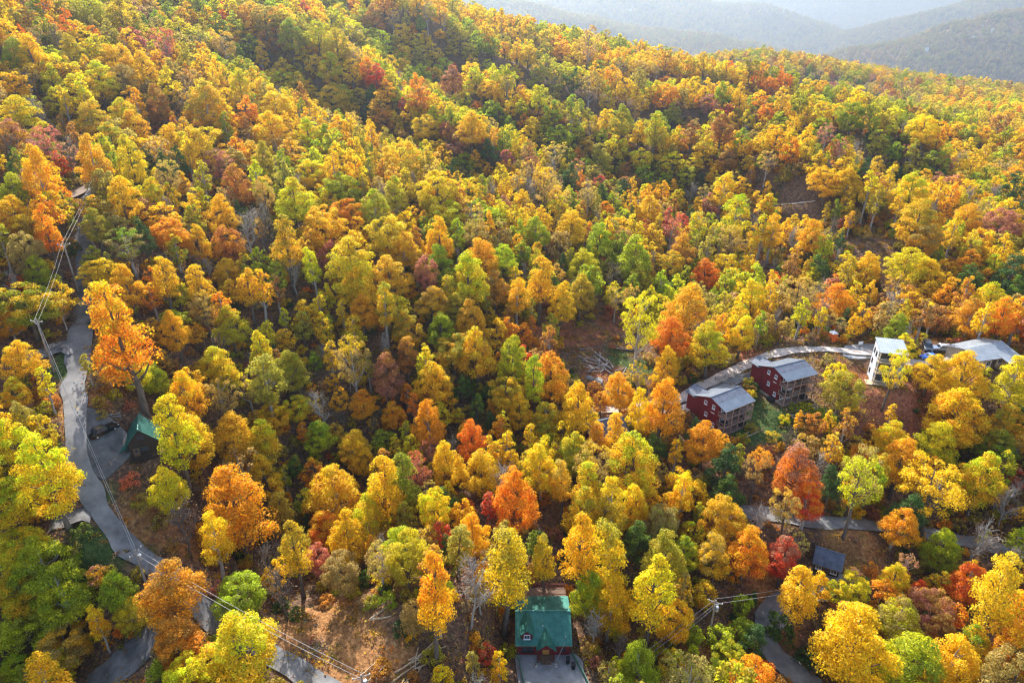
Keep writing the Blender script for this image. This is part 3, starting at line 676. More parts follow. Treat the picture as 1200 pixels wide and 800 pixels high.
small_house('slate', 'slate_cottage', 'small cottage with dark slate roof between red trees and the leaf clearing', 4.4, 4.2, 2.4, 4.2, 'slate_roof', 'dark_wood')
# houses on the far mountains
FARH = [(755, 11, 'far pale house high on the hazy mountain face above the near ridge'), (739, 12, 'far small house just beside another on the hazy mountain, the fainter one'), (1150, 32, 'far white house on the crest of the hazy mountain nearest the frame corner'),
        (1163, 36, 'far white house slightly lower than the crest house on the hazy mountain'), (1140, 45, 'far pale cabin on the hazy slope below the crest houses'), (1086, 58, 'far pale cabin low on the hazy mountain spur above the valley forest')]
for px, py, lb in FARH:
    p, tt = cast(px, py, 9.0, 1200, 11500)
    if p is None: continue
    p = p.copy(); p[2] = float(ground(p[0], p[1]))+7
    t = thing('far_house', lb, 'house', p, float(rng.uniform(-.6, .6)), 'houses far off on the hazy mountains')
    MB().box((0, 0, 0), (14, 10, 18)).build('wall', M['white'], t)
    MB().prism([(-5.8, 9), (5.8, 9), (0, 12.5)], -7.6, 7.6, 0).build('roof', M['pale_roof'], t)

# ---------------------------------------------------------------- vehicles
def vehicle(label, name, paint, p, heading_, L=4.7, W=1.85, H=1.6, kind='suv', group=None):
    t = thing(name, label, 'pickup' if kind == 'pickup' else 'car', (p[0], p[1], p[2]), heading_, group)     # front towards +x
    l = L/2; cl = .22*H/1.6
    prof = {'suv': [(-l, .35), (-l, .95), (-l+.1, 1.02), (l-1.45, 1.0), (l-.15, .88), (l, .7), (l, .35)], 'sedan': [(-l, .3), (-l, .78), (-l+.85, .88), (l-1.4, .86), (l-.15, .74), (l, .55), (l, .3)],
            'pickup': [(-l, .4), (-l, 1.0), (l-1.5, 1.02), (l-.12, .95), (l, .75), (l, .4)]}[kind]
    body = MB(); n = len(prof)
    for sgn in (0,):
        vs = []
        for yy, ins in ((-W/2, .0), (-W/2+.08, .06), (W/2-.08, .06), (W/2, .0)):
            vs += [(x, yy, z+(ins if z > .6 else 0)) for x, z in prof]
        fs = [tuple(range(n))[::-1], tuple(range(3*n, 4*n))]
        for r in range(3): fs += [(r*n+i, r*n+(i+1) % n, (r+1)*n+(i+1) % n, (r+1)*n+i) for i in range(n)]
        body.add(vs, fs)
    b = body.build('body', M[paint], t)
    x0, x1, tp = {'suv': (-l+.08, l-1.35, .18), 'sedan': (-l+.6, l-1.45, .55), 'pickup': (-.55, l-1.45, .12)}[kind]
    z0 = .98 if kind != 'sedan' else .86; wi = .10
    lo = [(x0, -W/2+wi, z0), (x1, -W/2+wi, z0), (x1, W/2-wi, z0), (x0, W/2-wi, z0)]
    hi = [(x0+tp, -W/2+.24, H-.05), (x1-.62, -W/2+.24, H-.05), (x1-.62, W/2-.24, H-.05), (x0+tp, W/2-.24, H-.05)]
    MB().hexa(lo, hi).build('window', M['glass'], t)
    MB().hexa([(a[0]+(.03 if i in (0, 3) else -.03), a[1], H-.06) for i, a in enumerate(hi)], [(a[0]+(.10 if i in (0, 3) else -.10), a[1]*.94, H) for i, a in enumerate(hi)]).build('roof', M[paint], t)
    pl = MB()
    for s in (0, 3): pl.beam(lo[s], hi[s], .07, .07); pl.beam(lo[1 if s == 0 else 2], hi[1 if s == 0 else 2], .07, .07)
    pl.build('pillar', M[paint], t)
    if kind == 'pickup':
        MB().box((-l+.95, 0, 1.03), (1.6, W-.3, .05)).build('load_bed', M['dark'], t)
    for sx in (-1, 1):
        for sy in (-1, 1):
            c = V3((sx*(l-.85), sy*(W/2-.1), .34)); wh = MB().tube([c-V3((0, .12, 0)), c+V3((0, .12, 0))], .34, 14).build('wheel', M['tyre'], t)
            MB().tube([c-V3((0, .13, 0)), c+V3((0, .13, 0))], .2, 10).build('rim', M['steel'], wh)
    for sy in (-1, 1):
        MB().box((l-.06, sy*(W/2-.32), .72 if kind != 'sedan' else .6), (.16, .38, .16)).build('headlight', M['lamp'], t)
        MB().box((-l+.03, sy*(W/2-.22), .8 if kind != 'sedan' else .68), (.1, .26, .2)).build('tail_lamp', M['red_lamp'], t)
        MB().box((x1-.35, sy*(W/2+.07), 1.02), (.16, .2, .13)).build('mirror', M[paint], t)
    MB().box((l-.02, 0, .44), (.12, W-.1, .18)).build('bumper', M['dark'], t); MB().box((-l+.02, 0, .44), (.12, W-.1, .18)).build('bumper', M['dark'], t)
    return t
def here(px, py, dz=0.0):
    p, _ = cast(px, py); return (p[0], p[1], float(ground(p[0], p[1]))+dz)
P_ = here(122, 508, .12); vehicle('shiny black car parked on the apron beside the steep teal roofed cabin', 'parked_car', 'black_paint', P_, R(58), 4.7, 1.85, 1.5, 'sedan')
P_ = here(892, 438, .14); vehicle('white pickup parked at the end of the driveway behind the upper red cabin', 'parked_pickup', 'white_paint', P_, R(200), 5.2, 1.9, 1.8, 'pickup')
P_ = here(1102, 411, .16); vehicle('silver car parked on the gravel between the white house and wide grey roof', 'parked_car', 'silver_paint', P_, R(176), 4.8, 1.9, 1.65, 'suv')
P_ = here(1086, 409, .16); vehicle('dark grey car parked end on beside the silver car', 'parked_car', 'grey_paint', P_, R(250), 4.9, 1.95, 1.8, 'suv')
P_ = here(1088, 421, .16); vehicle('bright blue car on the near edge of the gravel, behind yellow leaves', 'parked_car', 'blue_paint', P_, R(184), 4.5, 1.8, 1.5, 'sedan')
# ---------------------------------------------------------------- orange toilet booth on the gravel road verge
x, y, z = here(979, 404); t = thing('toilet_booth', 'orange portable toilet booth standing on the gravel road verge', 'portable toilet', (x, y+2.2, float(ground(x, y+2.2))), R(15))
MB().hexa([(-.8, -.8, 0), (.8, -.8, 0), (.8, .8, 0), (-.8, .8, 0)], [(-.75, -.75, 2.5), (.75, -.75, 2.5), (.75, .75, 2.5), (-.75, .75, 2.5)]).build('wall', M['orange_plastic'], t)
MB().hexa([(-.85, -.85, 2.5), (.85, -.85, 2.5), (.85, .85, 2.5), (-.85, .85, 2.5)], [(-.5, -.6, 2.85), (.5, -.6, 2.85), (.5, .6, 2.85), (-.5, .6, 2.85)]).build('roof', M['white'], t)
dr = MB().box((0, -.80, 1.15), (1.0, .08, 2.0)).build('door', M['orange_plastic'], t); MB().box((.38, -.87, 1.15), (.08, .06, .2)).build('handle', M['dark'], dr)
MB().tube([(.5, .5, 2.6), (.5, .5, 3.2)], .08, 8).build('vent_pipe', M['white'], t)
# ---------------------------------------------------------------- poles and cables
def find_top(px, py, h):
    p, _ = cast(px, py, h); return V3((p[0], p[1], float(ground(p[0], p[1]))))
def pole(base, h, az, label, trafo=False, lamp=False):
    t = thing('utility_pole', label, 'utility pole', base, az, 'utility poles along the roads')
    MB().tube([(0, 0, -1), (0, 0, h*.5), (0, 0, h)], [.19, .16, .12], 9).build('shaft', M['pole'], t)
    arm = MB().beam((-1.2, 0, h-.45), (1.2, 0, h-.45), .11, .13).build('crossarm', M['pole'], t); b = MB(); b.beam((-.75, .02, h-.48), (0, .02, h-1.15), .05, .05); b.beam((.75, .02, h-.48), (0, .02, h-1.15), .05, .05); b.build('brace', M['steel'], arm)
    for x in (-1.1, .02, 1.1): MB().tube([(x, 0, h-.38), (x, 0, h-.26), (x, 0, h-.18)], [.05, .08, .05], 7).build('insulator', M['white'], t)
    if trafo:
        tr = MB().tube([(.42, 0, h-2.3), (.42, 0, h-1.4), (.42, 0, h-1.3)], [.3, .3, .2], 12).build('transformer', M['steel'], t)
        for x in (-.1, .1): MB().tube([(.42+x, 0, h-1.3), (.42+x, 0, h-1.05)], .05, 6).build('bushing', M['white'], tr)
    return V3(base)+V3((0, 0, h))
def cable(name, a, b, label, sag=.8, r=.05, offs=((0, 0),), az=0.0):
    pts = lambda o: [a+(b-a)*k/18+V3((math.cos(az)*o[0], math.sin(az)*o[0], o[1]-4*sag*(k/18)*(1-k/18))) for k in range(19)]
    t = thing(name, label, 'cable', a, 0, 'cables strung between the poles')
    for o in offs: MB().tube([p-a for p in pts(o)], r, 5).build('wire', M['wire'], t)
b0 = find_top(118, 188, 10); b1 = find_top(74, 284, 10.5); b2 = find_top(42, 374, 10.5); b3 = find_top(158, 644, 10); b4 = find_top(423, 790, 10); b5 = find_top(839, 703, 10.5)
T0 = pole(b0, 10, R(60), 'wooden utility pole farthest uphill by the bare dirt track'); T1 = pole(b1, 10.5, R(10), 'wooden utility pole in the dark gap uphill near the road bend'); T2 = pole(b2, 10.5, R(-10), 'wooden utility pole standing behind the green tree at the road corner')
T3 = pole(b3, 10, R(75), 'utility pole whose top stands over the grey road where cables meet', True); T4 = pole(b4, 10, R(20), 'utility pole with transformer drum by the orange leaf clearing', True); T5 = pole(b5, 10.5, R(-25), 'utility pole with crossarm between the teal roofed cabin and the turnout', True)
OFF = V3((0, 0, -.2)); twin = ((-.35, 0), (.35, 0))
cable('power_line', T0+OFF, T1+OFF, 'pale cables running from the dirt track pole down to the gap pole', .5, .013, twin, R(40))
cable('power_line', T1+OFF, T2+OFF, 'pale cables crossing the dark gap above the road corner', .5, .015, twin, R(10))
cable('power_line', T2+OFF, T3+OFF, 'long pale cable strung above the grey hill road', .9, .03, ((-.14, 0), (.14, .02)), R(10))
cable('power_line', T3+OFF, T4+OFF, 'pale cables leaving the road pole towards the orange leaf clearing', .9, .026, twin, R(60))
T6 = at(560, 905, 96); T7 = at(1000, 694, 128)+V3((0, 0, 4))
cable('power_line', T5+OFF, T6, 'twin pale cables descending from the crossarm pole past the concrete forecourt', .8, .028, twin, R(-40))
cable('power_line', T5+OFF, T7, 'pale cables running from the crossarm pole into the red trees', .5, .03, ((-.5, 0), (.5, 0)), R(-70))
cable('service_wire', T5+V3((0, 0, -1.6)), T6+V3((1.5, 0, -2.2)), 'thin dark cable hanging under the twin pale cables', 1.3, .025)
cable('power_line', T4+OFF, T6+V3((-10, -4, 0)), 'pale cables leaving the transformer pole at the bottom edge', .5, .026, twin, R(60))
cable('service_wire', V3((5.2+3.4, 81.8-4.9, 2.6+3.1)), T6+V3((4, 2, -1)), 'thin pale service wire from the teal cabin roof over its forecourt', .4, .03)
# ---------------------------------------------------------------- fences, rails and stones
def rail_fence(pts, label, m_='log', step=2.4, rails=(.45, .95), group='rail fences along the drives', post_h=1.15):
    C = catmull([V3(p) for p in pts], .6); seg = np.r_[0, np.cumsum(np.linalg.norm(np.diff(C[:, :2], axis=0), axis=1))]; n = max(2, int(seg[-1]/step))
    Q = np.stack([np.interp(np.linspace(0, seg[-1], n+1), seg, C[:, k]) for k in range(3)], 1); Q[:, 2] = ground(Q[:, 0], Q[:, 1]); o = Q[0]
    t = thing('rail_fence', label, 'fence', o, 0, group)
    for p in Q: MB().beam(p-o-V3((0, 0, .4)), p-o+V3((0, 0, post_h)), .15, .15).build('post', M[m_], t)
    for a, b in zip(Q[:-1], Q[1:]):
        for h in rails: MB().beam(a-o+V3((0, 0, h)), b-o+V3((0, 0, h)), .09, .13).build('rail', M[m_], t)
def pts_px(s): return [here(*[float(q) for q in a.split()]) for a in s.split(';')]
rail_fence(pts_px("131 547;142 539;153 530"), 'weathered rail fence along the lower edge of the parking apron', step=2.0)
rail_fence(pts_px("123 492;133 490;142 490"), 'weathered rail fence beside the black car and steep teal cabin', step=2.0)
rail_fence(pts_px("838 446;852 443;868 442;886 440"), 'low grey rail fence edging the driveway of the red cabins', 'pole', 2.6)
rail_fence([(.9, 78.0, 2.5), (1.6, 73.0, 2.5), (2.6, 69, 2.5)], 'green rail on the concrete forecourt, by the dormer end', 'green_paint', 1.6, (.4, .75, 1.05), 'green forecourt rails')
rail_fence([(10.0, 77.0, 2.5), (11.2, 74.0, 2.5), (12.6, 70, 2.5)], 'green rail on the concrete forecourt, by the dark bins', 'green_paint', 1.6, (.4, .75, 1.05), 'green forecourt rails')
def bin_(x, y, label):
    t = thing('wheelie_bin', label, 'bin', (x, y, 2.54), R(rng.uniform(-20, 20)), 'bins on the cabin forecourt')
    MB().hexa([(-.25, -.28, .08), (.25, -.28, .08), (.25, .28, .08), (-.25, .28, .08)], [(-.3, -.36, 1.05), (.3, -.36, 1.05), (.3, .36, 1.05), (-.3, .36, 1.05)]).build('body', M['dark'], t)
    MB().slab([(-.33, -.4, 1.14), (.33, -.4, 1.14), (.33, .4, 1.2), (-.33, .4, 1.2)], .09).build('lid', M['dark'], t)
    for s in (-1, 1): MB().tube([(s*.22, .3, .1), (s*.28, .3, .1)], .1, 8).build('wheel', M['tyre'], t)
bin_(9.1, 75.6, 'dark wheeled bin at the forecourt corner, nearer the cabin wall'); bin_(9.9, 74.6, 'dark wheeled bin at the forecourt corner, beside the green rail')
def planter(x, label):
    t = thing('planter', label, 'planter', (x, 75.0, 2.54), 0, 'pale planters beside the cabin steps'); MB().tube([(0, 0, 0), (0, 0, .45), (0, 0, .5)], [.2, .3, .3], 10).build('pot', M['white'], t)
    g = np.random.default_rng(int(x*10)); n = 70; d = unit(g.normal(size=(n, 3))); d[:, 2] = abs(d[:, 2]); V, F_ = cards(d*.32+np.array([0, 0, .5]), d, .16*g.uniform(.6, 1.3, n), .7, g); me = bpy.data.meshes.new('plant'); fast_mesh(me, V, F_)
    for q in ('rnd', 'clump'): at_ = me.attributes.new(q, 'FLOAT', 'FACE'); at_.data.foreach_set('value', g.random(n).astype(np.float32))
    me.materials.append(M['leaf']); c = link('plant', me, t); c['tint'] = [.1, .16, .03]; c['tint2'] = [.3, .1, .03]
planter(3.9, 'pale planter with small plant on the dormer side of the cabin steps'); planter(7.2, 'pale planter with small plant on the bin side of the cabin steps')
def rock(p, s, label, group='rocks lying in the open'):
    g = np.random.default_rng(abs(int(p[0]*7+p[1]))); bm = bmesh.new(); bmesh.ops.create_icosphere(bm, subdivisions=2, radius=1)
    for v in bm.verts: v.co = Vector((v.co.x*s[0], v.co.y*s[1], max(v.co.z, -.4)*s[2]))*(1+.22*float(vnoise(np.array([v.co.x*1.7+p[0]]), np.array([v.co.y*1.7+v.co.z+p[1]]))[0])*2)
    me = bpy.data.meshes.new('boulder'); bm.to_mesh(me); bm.free(); me.materials.append(M['stone']); o = tag(link('boulder', me), label, 'rock', group); o.location = p; o.rotation_euler = (0, 0, float(g.uniform(0, 6)))
M['stone'] = mat('grey_stone', (.12, .11, .10), (.30, .28, .26), .8, .9, bump=.4, detail=8)
rock(here(207, 142), (3.4, 2.6, 1.2), 'large flat grey rock slab exposed in the wooded gully uphill'); rock(here(701, 447), (1.8, 1.2, .6), 'pale rock lying below the felled grey logs')
rock(here(691, 443), (1.2, .9, .5), 'smaller pale rock beside the rock below the felled logs'); rock(here(1009, 456), (.7, .55, .22), 'pale flat stone on the red soil bank, the upper one'); rock(here(1006, 460), (.8, .5, .2), 'pale flat stone on the red soil bank, the middle one'); rock(here(1010, 464), (.6, .6, .22), 'pale flat stone on the red soil bank, the lowest one')
# ---------------------------------------------------------------- felled logs
def log(px, py, L, r, az, tilt, m_, label, group, lift=0.0):
    x, y, z = here(px, py); t = thing('fallen_log', label, 'log', (x, y, z+r*.8+lift), az, group); g = np.random.default_rng(abs(int(px*13+py*7+az*100))); n = 6
    pts = [(L*(k/(n-1)-.5), g.normal()*.07*L/6, math.tan(tilt)*L*(k/(n-1)-.5)+g.normal()*.02) for k in range(n)]
    MB().tube(pts, [r*(1.1-.5*k/(n-1)) for k in range(n)], 8).build('trunk', M[m_], t, True)
    st = MB()
    for k in range(3):
        q = V3(pts[2+k]); d = unit(g.normal(size=3)+np.array([.6, 0, .5])); st.tube([q, q+d*r*5.5], [r*.4, r*.15], 5)
    if L > 4: st.build('stub', M[m_], t)
G1 = 'felled grey logs in the hillside clearing'; SIDE = {}
PILE = [(700, 416, 9, .26, 118, 0), (706, 426, 8, .24, 122, 3), (712, 436, 7, .2, 118, 0), (697, 428, 7, .2, 160, 6), (690, 421, 6, .2, 148, 0), (702, 430, 6, .22, 25, 8), (694, 432, 5, .17, 170, 0), (709, 431, 6, .18, 60, 10),
        (685, 427, 6, .18, 140, 0), (703, 421, 5, .15, 80, 10), (698, 436, 5, .16, 10, 0), (715, 428, 5, .16, 105, 0), (688, 409, 4, .15, 5, 0), (681, 420, 4.5, .16, 130, 0), (727, 434, 4, .16, 30, 0), (731, 437, 4, .17, 65, 0), (724, 439, 3.5, .15, 150, 0)]
ADJ = ['longest grey log reaching up from the log pile', 'second long grey log slanting down the pile', 'grey log at the lower tip of the pile', 'grey log lying across the left shoulder of the pile', 'grey log propped on the upper left of the pile', 'grey log crossing the pile centre at a shallow tilt',
       'short grey log at the pile foot', 'steep grey log tilted through the pile centre', 'grey log trailing from the left end of the pile', 'thin log poking up through the pile top', 'short log lying level under the pile', 'log lying along the right flank of the pile',
       'short pale log lying alone above the pile', 'short log lying alone left of the pile', 'short log in the small heap right of the pile, the level one', 'short log in the small heap right of the pile, the steep one', 'short log in the small heap right of the pile, the lowest one']
for k, (a, lb) in enumerate(zip(PILE, ADJ)): log(a[0], a[1], a[2], a[3], R(a[4]), R(a[5]), 'log', lb, G1, .12*(k % 4))
log(738, 411, 7, .28, R(-14), 0, 'bark', 'dark log lying straight along the upper edge of the green grass', 'logs by the grass patch')
HEAP = [(478, 786, 6, .15, 38), (484, 776, 6, .15, 35), (490, 770, 6, .13, 42), (497, 766, 5, .13, 30), (503, 772, 4.5, .13, 48), (487, 784, 5, .14, 85), (495, 781, 4, .13, 30), (502, 760, 5, .12, 50), (508, 764, 4, .12, 28), (480, 796, 4.5, .13, 45)]
HL = ['lowest long pole in the cut log heap', 'second long pole up the cut log heap', 'third pole up the cut log heap, lying near its middle', 'fourth pole up the cut log heap', 'pole on the right end of the cut log heap', 'upright tilted pole against the cut log heap', 'short pole under the cut log heap', 'topmost pole of the cut log heap', 'short pole at the upper right of the cut log heap', 'pole at the bottom edge below the cut log heap']
for k, (a, lb) in enumerate(zip(HEAP, HL)): log(a[0], a[1], a[2], a[3], R(a[4]), R(4 if k != 5 else 30), 'fresh_log', lb, 'cut poles heaped in the wood', .1*(k % 4))
for a, lb in zip([(447, 716, 4.5, .16, 48), (450, 724, 4, .16, 12), (446, 708, 4, .12, 3), (442, 786, 4, .12, 62), (449, 782, 3.4, .11, 58), (436, 780, 4.4, .11, 50)],
                 ['split log leaning up beside the leaning tree in the clearing', 'split log lying level beside the leaning tree in the clearing', 'thin log lying above two split logs in the clearing', 'cut pole near the transformer pole, the nearest one', 'cut pole near the transformer pole, the middle one', 'cut pole near the transformer pole, the farthest uphill']):
    log(a[0], a[1], a[2], a[3], R(a[4]), 0, 'fresh_log', lb, 'cut logs scattered on the orange leaf clearing')
# brown edging beside the turnout and the pale signboard on the gravel road
x, y, z = here(895, 706); t = thing('log_edging', 'rust brown log edging curving along the turnout road', 'edging', (x, y, z), 0)
E = [V3(q) for q in pts_px("889 716;897 709;908 704;918 703")]
for a, b in zip(E[:-1], E[1:]): MB().tube([a-V3((x, y, z))+V3((0, 0, .2)), b-V3((x, y, z))+V3((0, 0, .2))], .2, 7).build('log', M['brown_wood'], t)
x, y, z = here(1007, 408); t = thing('signboard', 'small pale signboard on a post beside the gravel road', 'sign', (x, y, z), R(10)); MB().beam((0, 0, 0), (0, 0, 1.9), .09, .09).build('post', M['pole'], t); MB().box((0, -.07, 1.6), (1.3, .06, .8)).build('board', M['white'], t)
# leaning pine over the orange leaf clearing and grey snags stand with the trees below

# ---------------------------------------------------------------- tree models
PROF = {
 'dome': lambda u: np.minimum(1, (u+.10)/.36)**.8*np.clip(1-u, 0, 1)**.62*1.32,
 'round': lambda u: np.sqrt(np.clip(1-((u-.46)/.56)**2, 0.02, 1)),
 'tall': lambda u: np.minimum(1, (u+.12)/.30)**.7*np.clip(1-u*.96, 0, 1)**.5*1.12,
 'open': lambda u: np.sqrt(np.clip(1-((u-.55)/.56)**2, 0.05, 1)),
 'pine': lambda u: np.minimum(1, (u+.15)/.30)*np.clip(1.03-u, 0, 1)**.8*1.2,
 'shrub': lambda u: np.sqrt(np.clip(1-((u-.3)/.72)**2, 0.05, 1)),
}
def grow(seed, shape, W, Hc, clear, nclump, per, leaf, ratio=.72, rc=(.13, .20), droop=-.45, inner=.12):
    """crown of leaf clumps round a limbed trunk; returns the two meshes' data"""
    g = np.random.default_rng(seed); prof = PROF[shape]; Rw = W/2
    # outline: lopsided and lobed, so no two sides match
    ph = g.uniform(0, 6.28, 4); lob = lambda th, u: 1+.13*np.sin(2*th+ph[0]+2*u)+.11*np.sin(3*th+ph[1]-3*u)+.07*np.sin(5*th+ph[2])
    uu = np.linspace(0, 1, 200); wgt = prof(uu)+.10; cdf = np.cumsum(wgt); cdf /= cdf[-1]
    u = np.interp((np.arange(nclump)+g.uniform(.2, .8, nclump))/nclump, cdf, uu); g.shuffle(u)
    th = np.arange(nclump)*2.39996+g.uniform(-.5, .5, nclump)
    rho = np.where(g.random(nclump) < inner, g.uniform(.1, .5, nclump), g.uniform(.70, .93, nclump))*prof(u)*Rw*lob(th, u)
    C = np.c_[rho*np.cos(th), rho*np.sin(th), clear+u*Hc*.94]
    Rc = g.uniform(*rc, nclump)*W*(1-.25*u)
    lean = g.uniform(-.35, .35, 2); C[:, :2] += lean[None]*(C[:, 2:]/clear if clear > 3 else 0)
    n = nclump*per; ci = np.repeat(np.arange(nclump), per)
    d = unit(g.normal(size=(n, 3))); d[:, 2] = np.where(d[:, 2] < droop, -d[:, 2], d[:, 2])
    rad = Rc[ci]*g.uniform(.45, 1.08, n)**.7; P = C[ci]+d*rad[:, None]*np.array([1, 1, .82])
    Nn = unit(d*.75+np.array([0, 0, .35])+g.normal(size=(n, 3))*.55)
    size = leaf*g.uniform(.65, 1.4, n)
    Vl, Fl = cards(P, Nn, size, ratio, g)
    cl = g.random(nclump)[ci]*.62+.38*u[ci]; cl = np.clip(cl+g.normal(size=n)*.10, 0, 1)
    # trunk and limbs
    mb = MB(); top = clear+Hc*.86; k = 7
    zs = np.linspace(-1.2, top, k); tr = .026*(clear+Hc)
    ctr = [np.array([lean[0]*max(z, 0)/max(clear, 3)+g.normal()*.10*(i > 0), lean[1]*max(z, 0)/max(clear, 3)+g.normal()*.10*(i > 0), z]) for i, z in enumerate(zs)]
    mb.tube(ctr, [tr*(1.25 if i == 0 else (1-.9*(i/(k-1))**1.1)) for i in range(k)], 7)
    axis_at = lambda z: np.array([np.interp(z, zs, [c[0] for c in ctr]), np.interp(z, zs, [c[1] for c in ctr]), z])
    for i in g.permutation(nclump)[:min(nclump, 22)]:
        e = C[i]; z0 = max(clear*.75, e[2]-(.55+.5*g.random())*np.hypot(*e[:2])-.6); z0 = min(z0, top*.97); a = axis_at(z0)
        m_ = (a+e)/2+np.array([0, 0, -.10*np.linalg.norm(e-a)]); r0 = tr*.42*(1-.6*z0/top)
        mb.tube([a, m_, e], [r0, r0*.7, r0*.3], 4, False)
    return (Vl, Fl, g.random(n), cl), mb
def bare(seed, W, Hc, clear, twigs=240):
    g = np.random.default_rng(seed); mb = MB(); top = clear+Hc; tr = .020*top
    ctr = [np.array([g.normal()*.15*i, g.normal()*.15*i, -1+(top+1)*i/5]) for i in range(6)]; mb.tube(ctr, [tr*(1-.9*i/5) for i in range(6)], 6)
    tips = []
    for i in range(20):
        f = g.uniform(.30, .92); a = ctr[0]+0; j = int(f*5); a = ctr[j]+(ctr[j+1]-ctr[j])*(f*5-j); th = g.uniform(0, 6.28); L = W*.55*(1.15-.7*f)
        e = a+np.array([math.cos(th)*L*.8, math.sin(th)*L*.8, L*.95]); m_ = (a+e)/2+g.normal(size=3)*.3; mb.tube([a, m_, e], [tr*.4, tr*.28, tr*.1], 4, False); tips += [(a, m_, e)]*2
    for i in range(twigs):
        a, m_, e = tips[g.integers(len(tips))]; t = g.uniform(.2, 1); p = a*(1-t)**2+2*m_*t*(1-t)+e*t*t
        q = p+unit(g.normal(size=3)+np.array([0, 0, .8]))*g.uniform(.7, 1.8); mb.tube([p, q], [.045, .02], 3, False)
    P = np.array([t[2] for t in tips])[g.integers(len(tips), size=420)]+g.normal(size=(420, 3))*np.array([1.1, 1.1, 1.0])
    Vl, Fl = cards(P, unit(g.normal(size=(420, 3))), .26*g.uniform(.6, 1.3, 420), .7, g)
    return (Vl, Fl, g.random(420), g.random(420)), mb
def crown_mesh(name, dat, m_):
    V, F_, rnd, cl = dat; me = bpy.data.meshes.new(name); fast_mesh(me, V, F_)
    for nm, a in (('rnd', rnd), ('clump', cl)):
        at_ = me.attributes.new(nm, 'FLOAT', 'FACE'); at_.data.foreach_set('value', a.astype(np.float32))
    me.materials.append(m_); return me
def smooth_mesh(mb, name, m_):
    me = mb.mesh(name, m_); me.polygons.foreach_set('use_smooth', [True]*len(me.polygons)); return me
# species: proto lists of (crown mesh, trunk mesh, natural width, crown depth, clear stem)
SPEC = {}
def species(key, n, fn, leafm, barks):
    SPEC[key] = []
    for i in range(n):
        (dat, mb), W, Hc, cl = fn(i); SPEC[key].append((crown_mesh('crown', dat, M[leafm]), smooth_mesh(mb, 'trunk', M[barks[i % len(barks)]]), W, Hc, cl, dat))
species('dome', 5, lambda i: (grow(100+i, 'dome', 8.8, 13.5, 5.0, 88, 165, .275, rc=(.11, .18)), 8.8, 13.5, 5.0), 'leaf', ['bark', 'bark', 'palebark'])
species('round', 5, lambda i: (grow(200+i, 'round', 9.4, 11.4, 4.8, 88, 165, .275, rc=(.10, .17)), 9.4, 11.4, 4.8), 'leaf', ['bark'])
species('tall', 3, lambda i: (grow(300+i, 'tall', 5.8, 11.5, 7.0, 56, 130, .265, rc=(.16, .24)), 5.8, 11.5, 7.0), 'leaf', ['bark', 'palebark'])
species('open', 3, lambda i: (grow(400+i, 'open', 9.0, 10.5, 7.0, 64, 100, .25, rc=(.085, .15), inner=.2), 9.0, 10.5, 7.0), 'leaf', ['bark', 'palebark'])
species('pine', 3, lambda i: (grow(500+i, 'pine', 6.4, 11.0, 4.0, 50, 95, .40, ratio=.34, rc=(.13, .20)), 6.4, 11.0, 4.0), 'needle', ['bark'])
species('bare', 3, lambda i: (bare(600+i, 7.0, 8.5, 5.0), 7.0, 8.5, 5.0), 'leaf', ['palebark', 'bark'])
species('shrub', 4, lambda i: (grow(700+i, 'shrub', 3.4, 2.6, .35, 18, 48, .30, rc=(.16, .26)), 3.4, 2.6, .35), 'leaf', ['bark'])

TINT = {'Y': (.88, .585, .009), 'A': (.88, .51, .008), 'O': (.87, .335, .010), 'R': (.76, .12, .02), 'K': (.52, .22, .13), 'L': (.63, .62, .010), 'G': (.31, .38, .014),
        'D': (.07, .125, .025), 'V': (.50, .40, .025), 'B': (.50, .23, .04), 'S': (.48, .34, .09), 'N': (.26, .20, .14)}
CNAME = {'Y': 'yellow', 'A': 'amber', 'O': 'orange', 'R': 'red', 'K': 'pinkish', 'L': 'lime', 'G': 'green', 'D': 'dark green', 'V': 'olive', 'B': 'russet', 'S': 'tan', 'N': 'grey'}
def jit(c, s=.10):
    r = 1+rng.uniform(-s, s); return (min(c[0]*r*(1+rng.uniform(-.04, .04)), .9), min(c[1]*r*(1+rng.uniform(-.10, .10)), .9), c[2]*r)
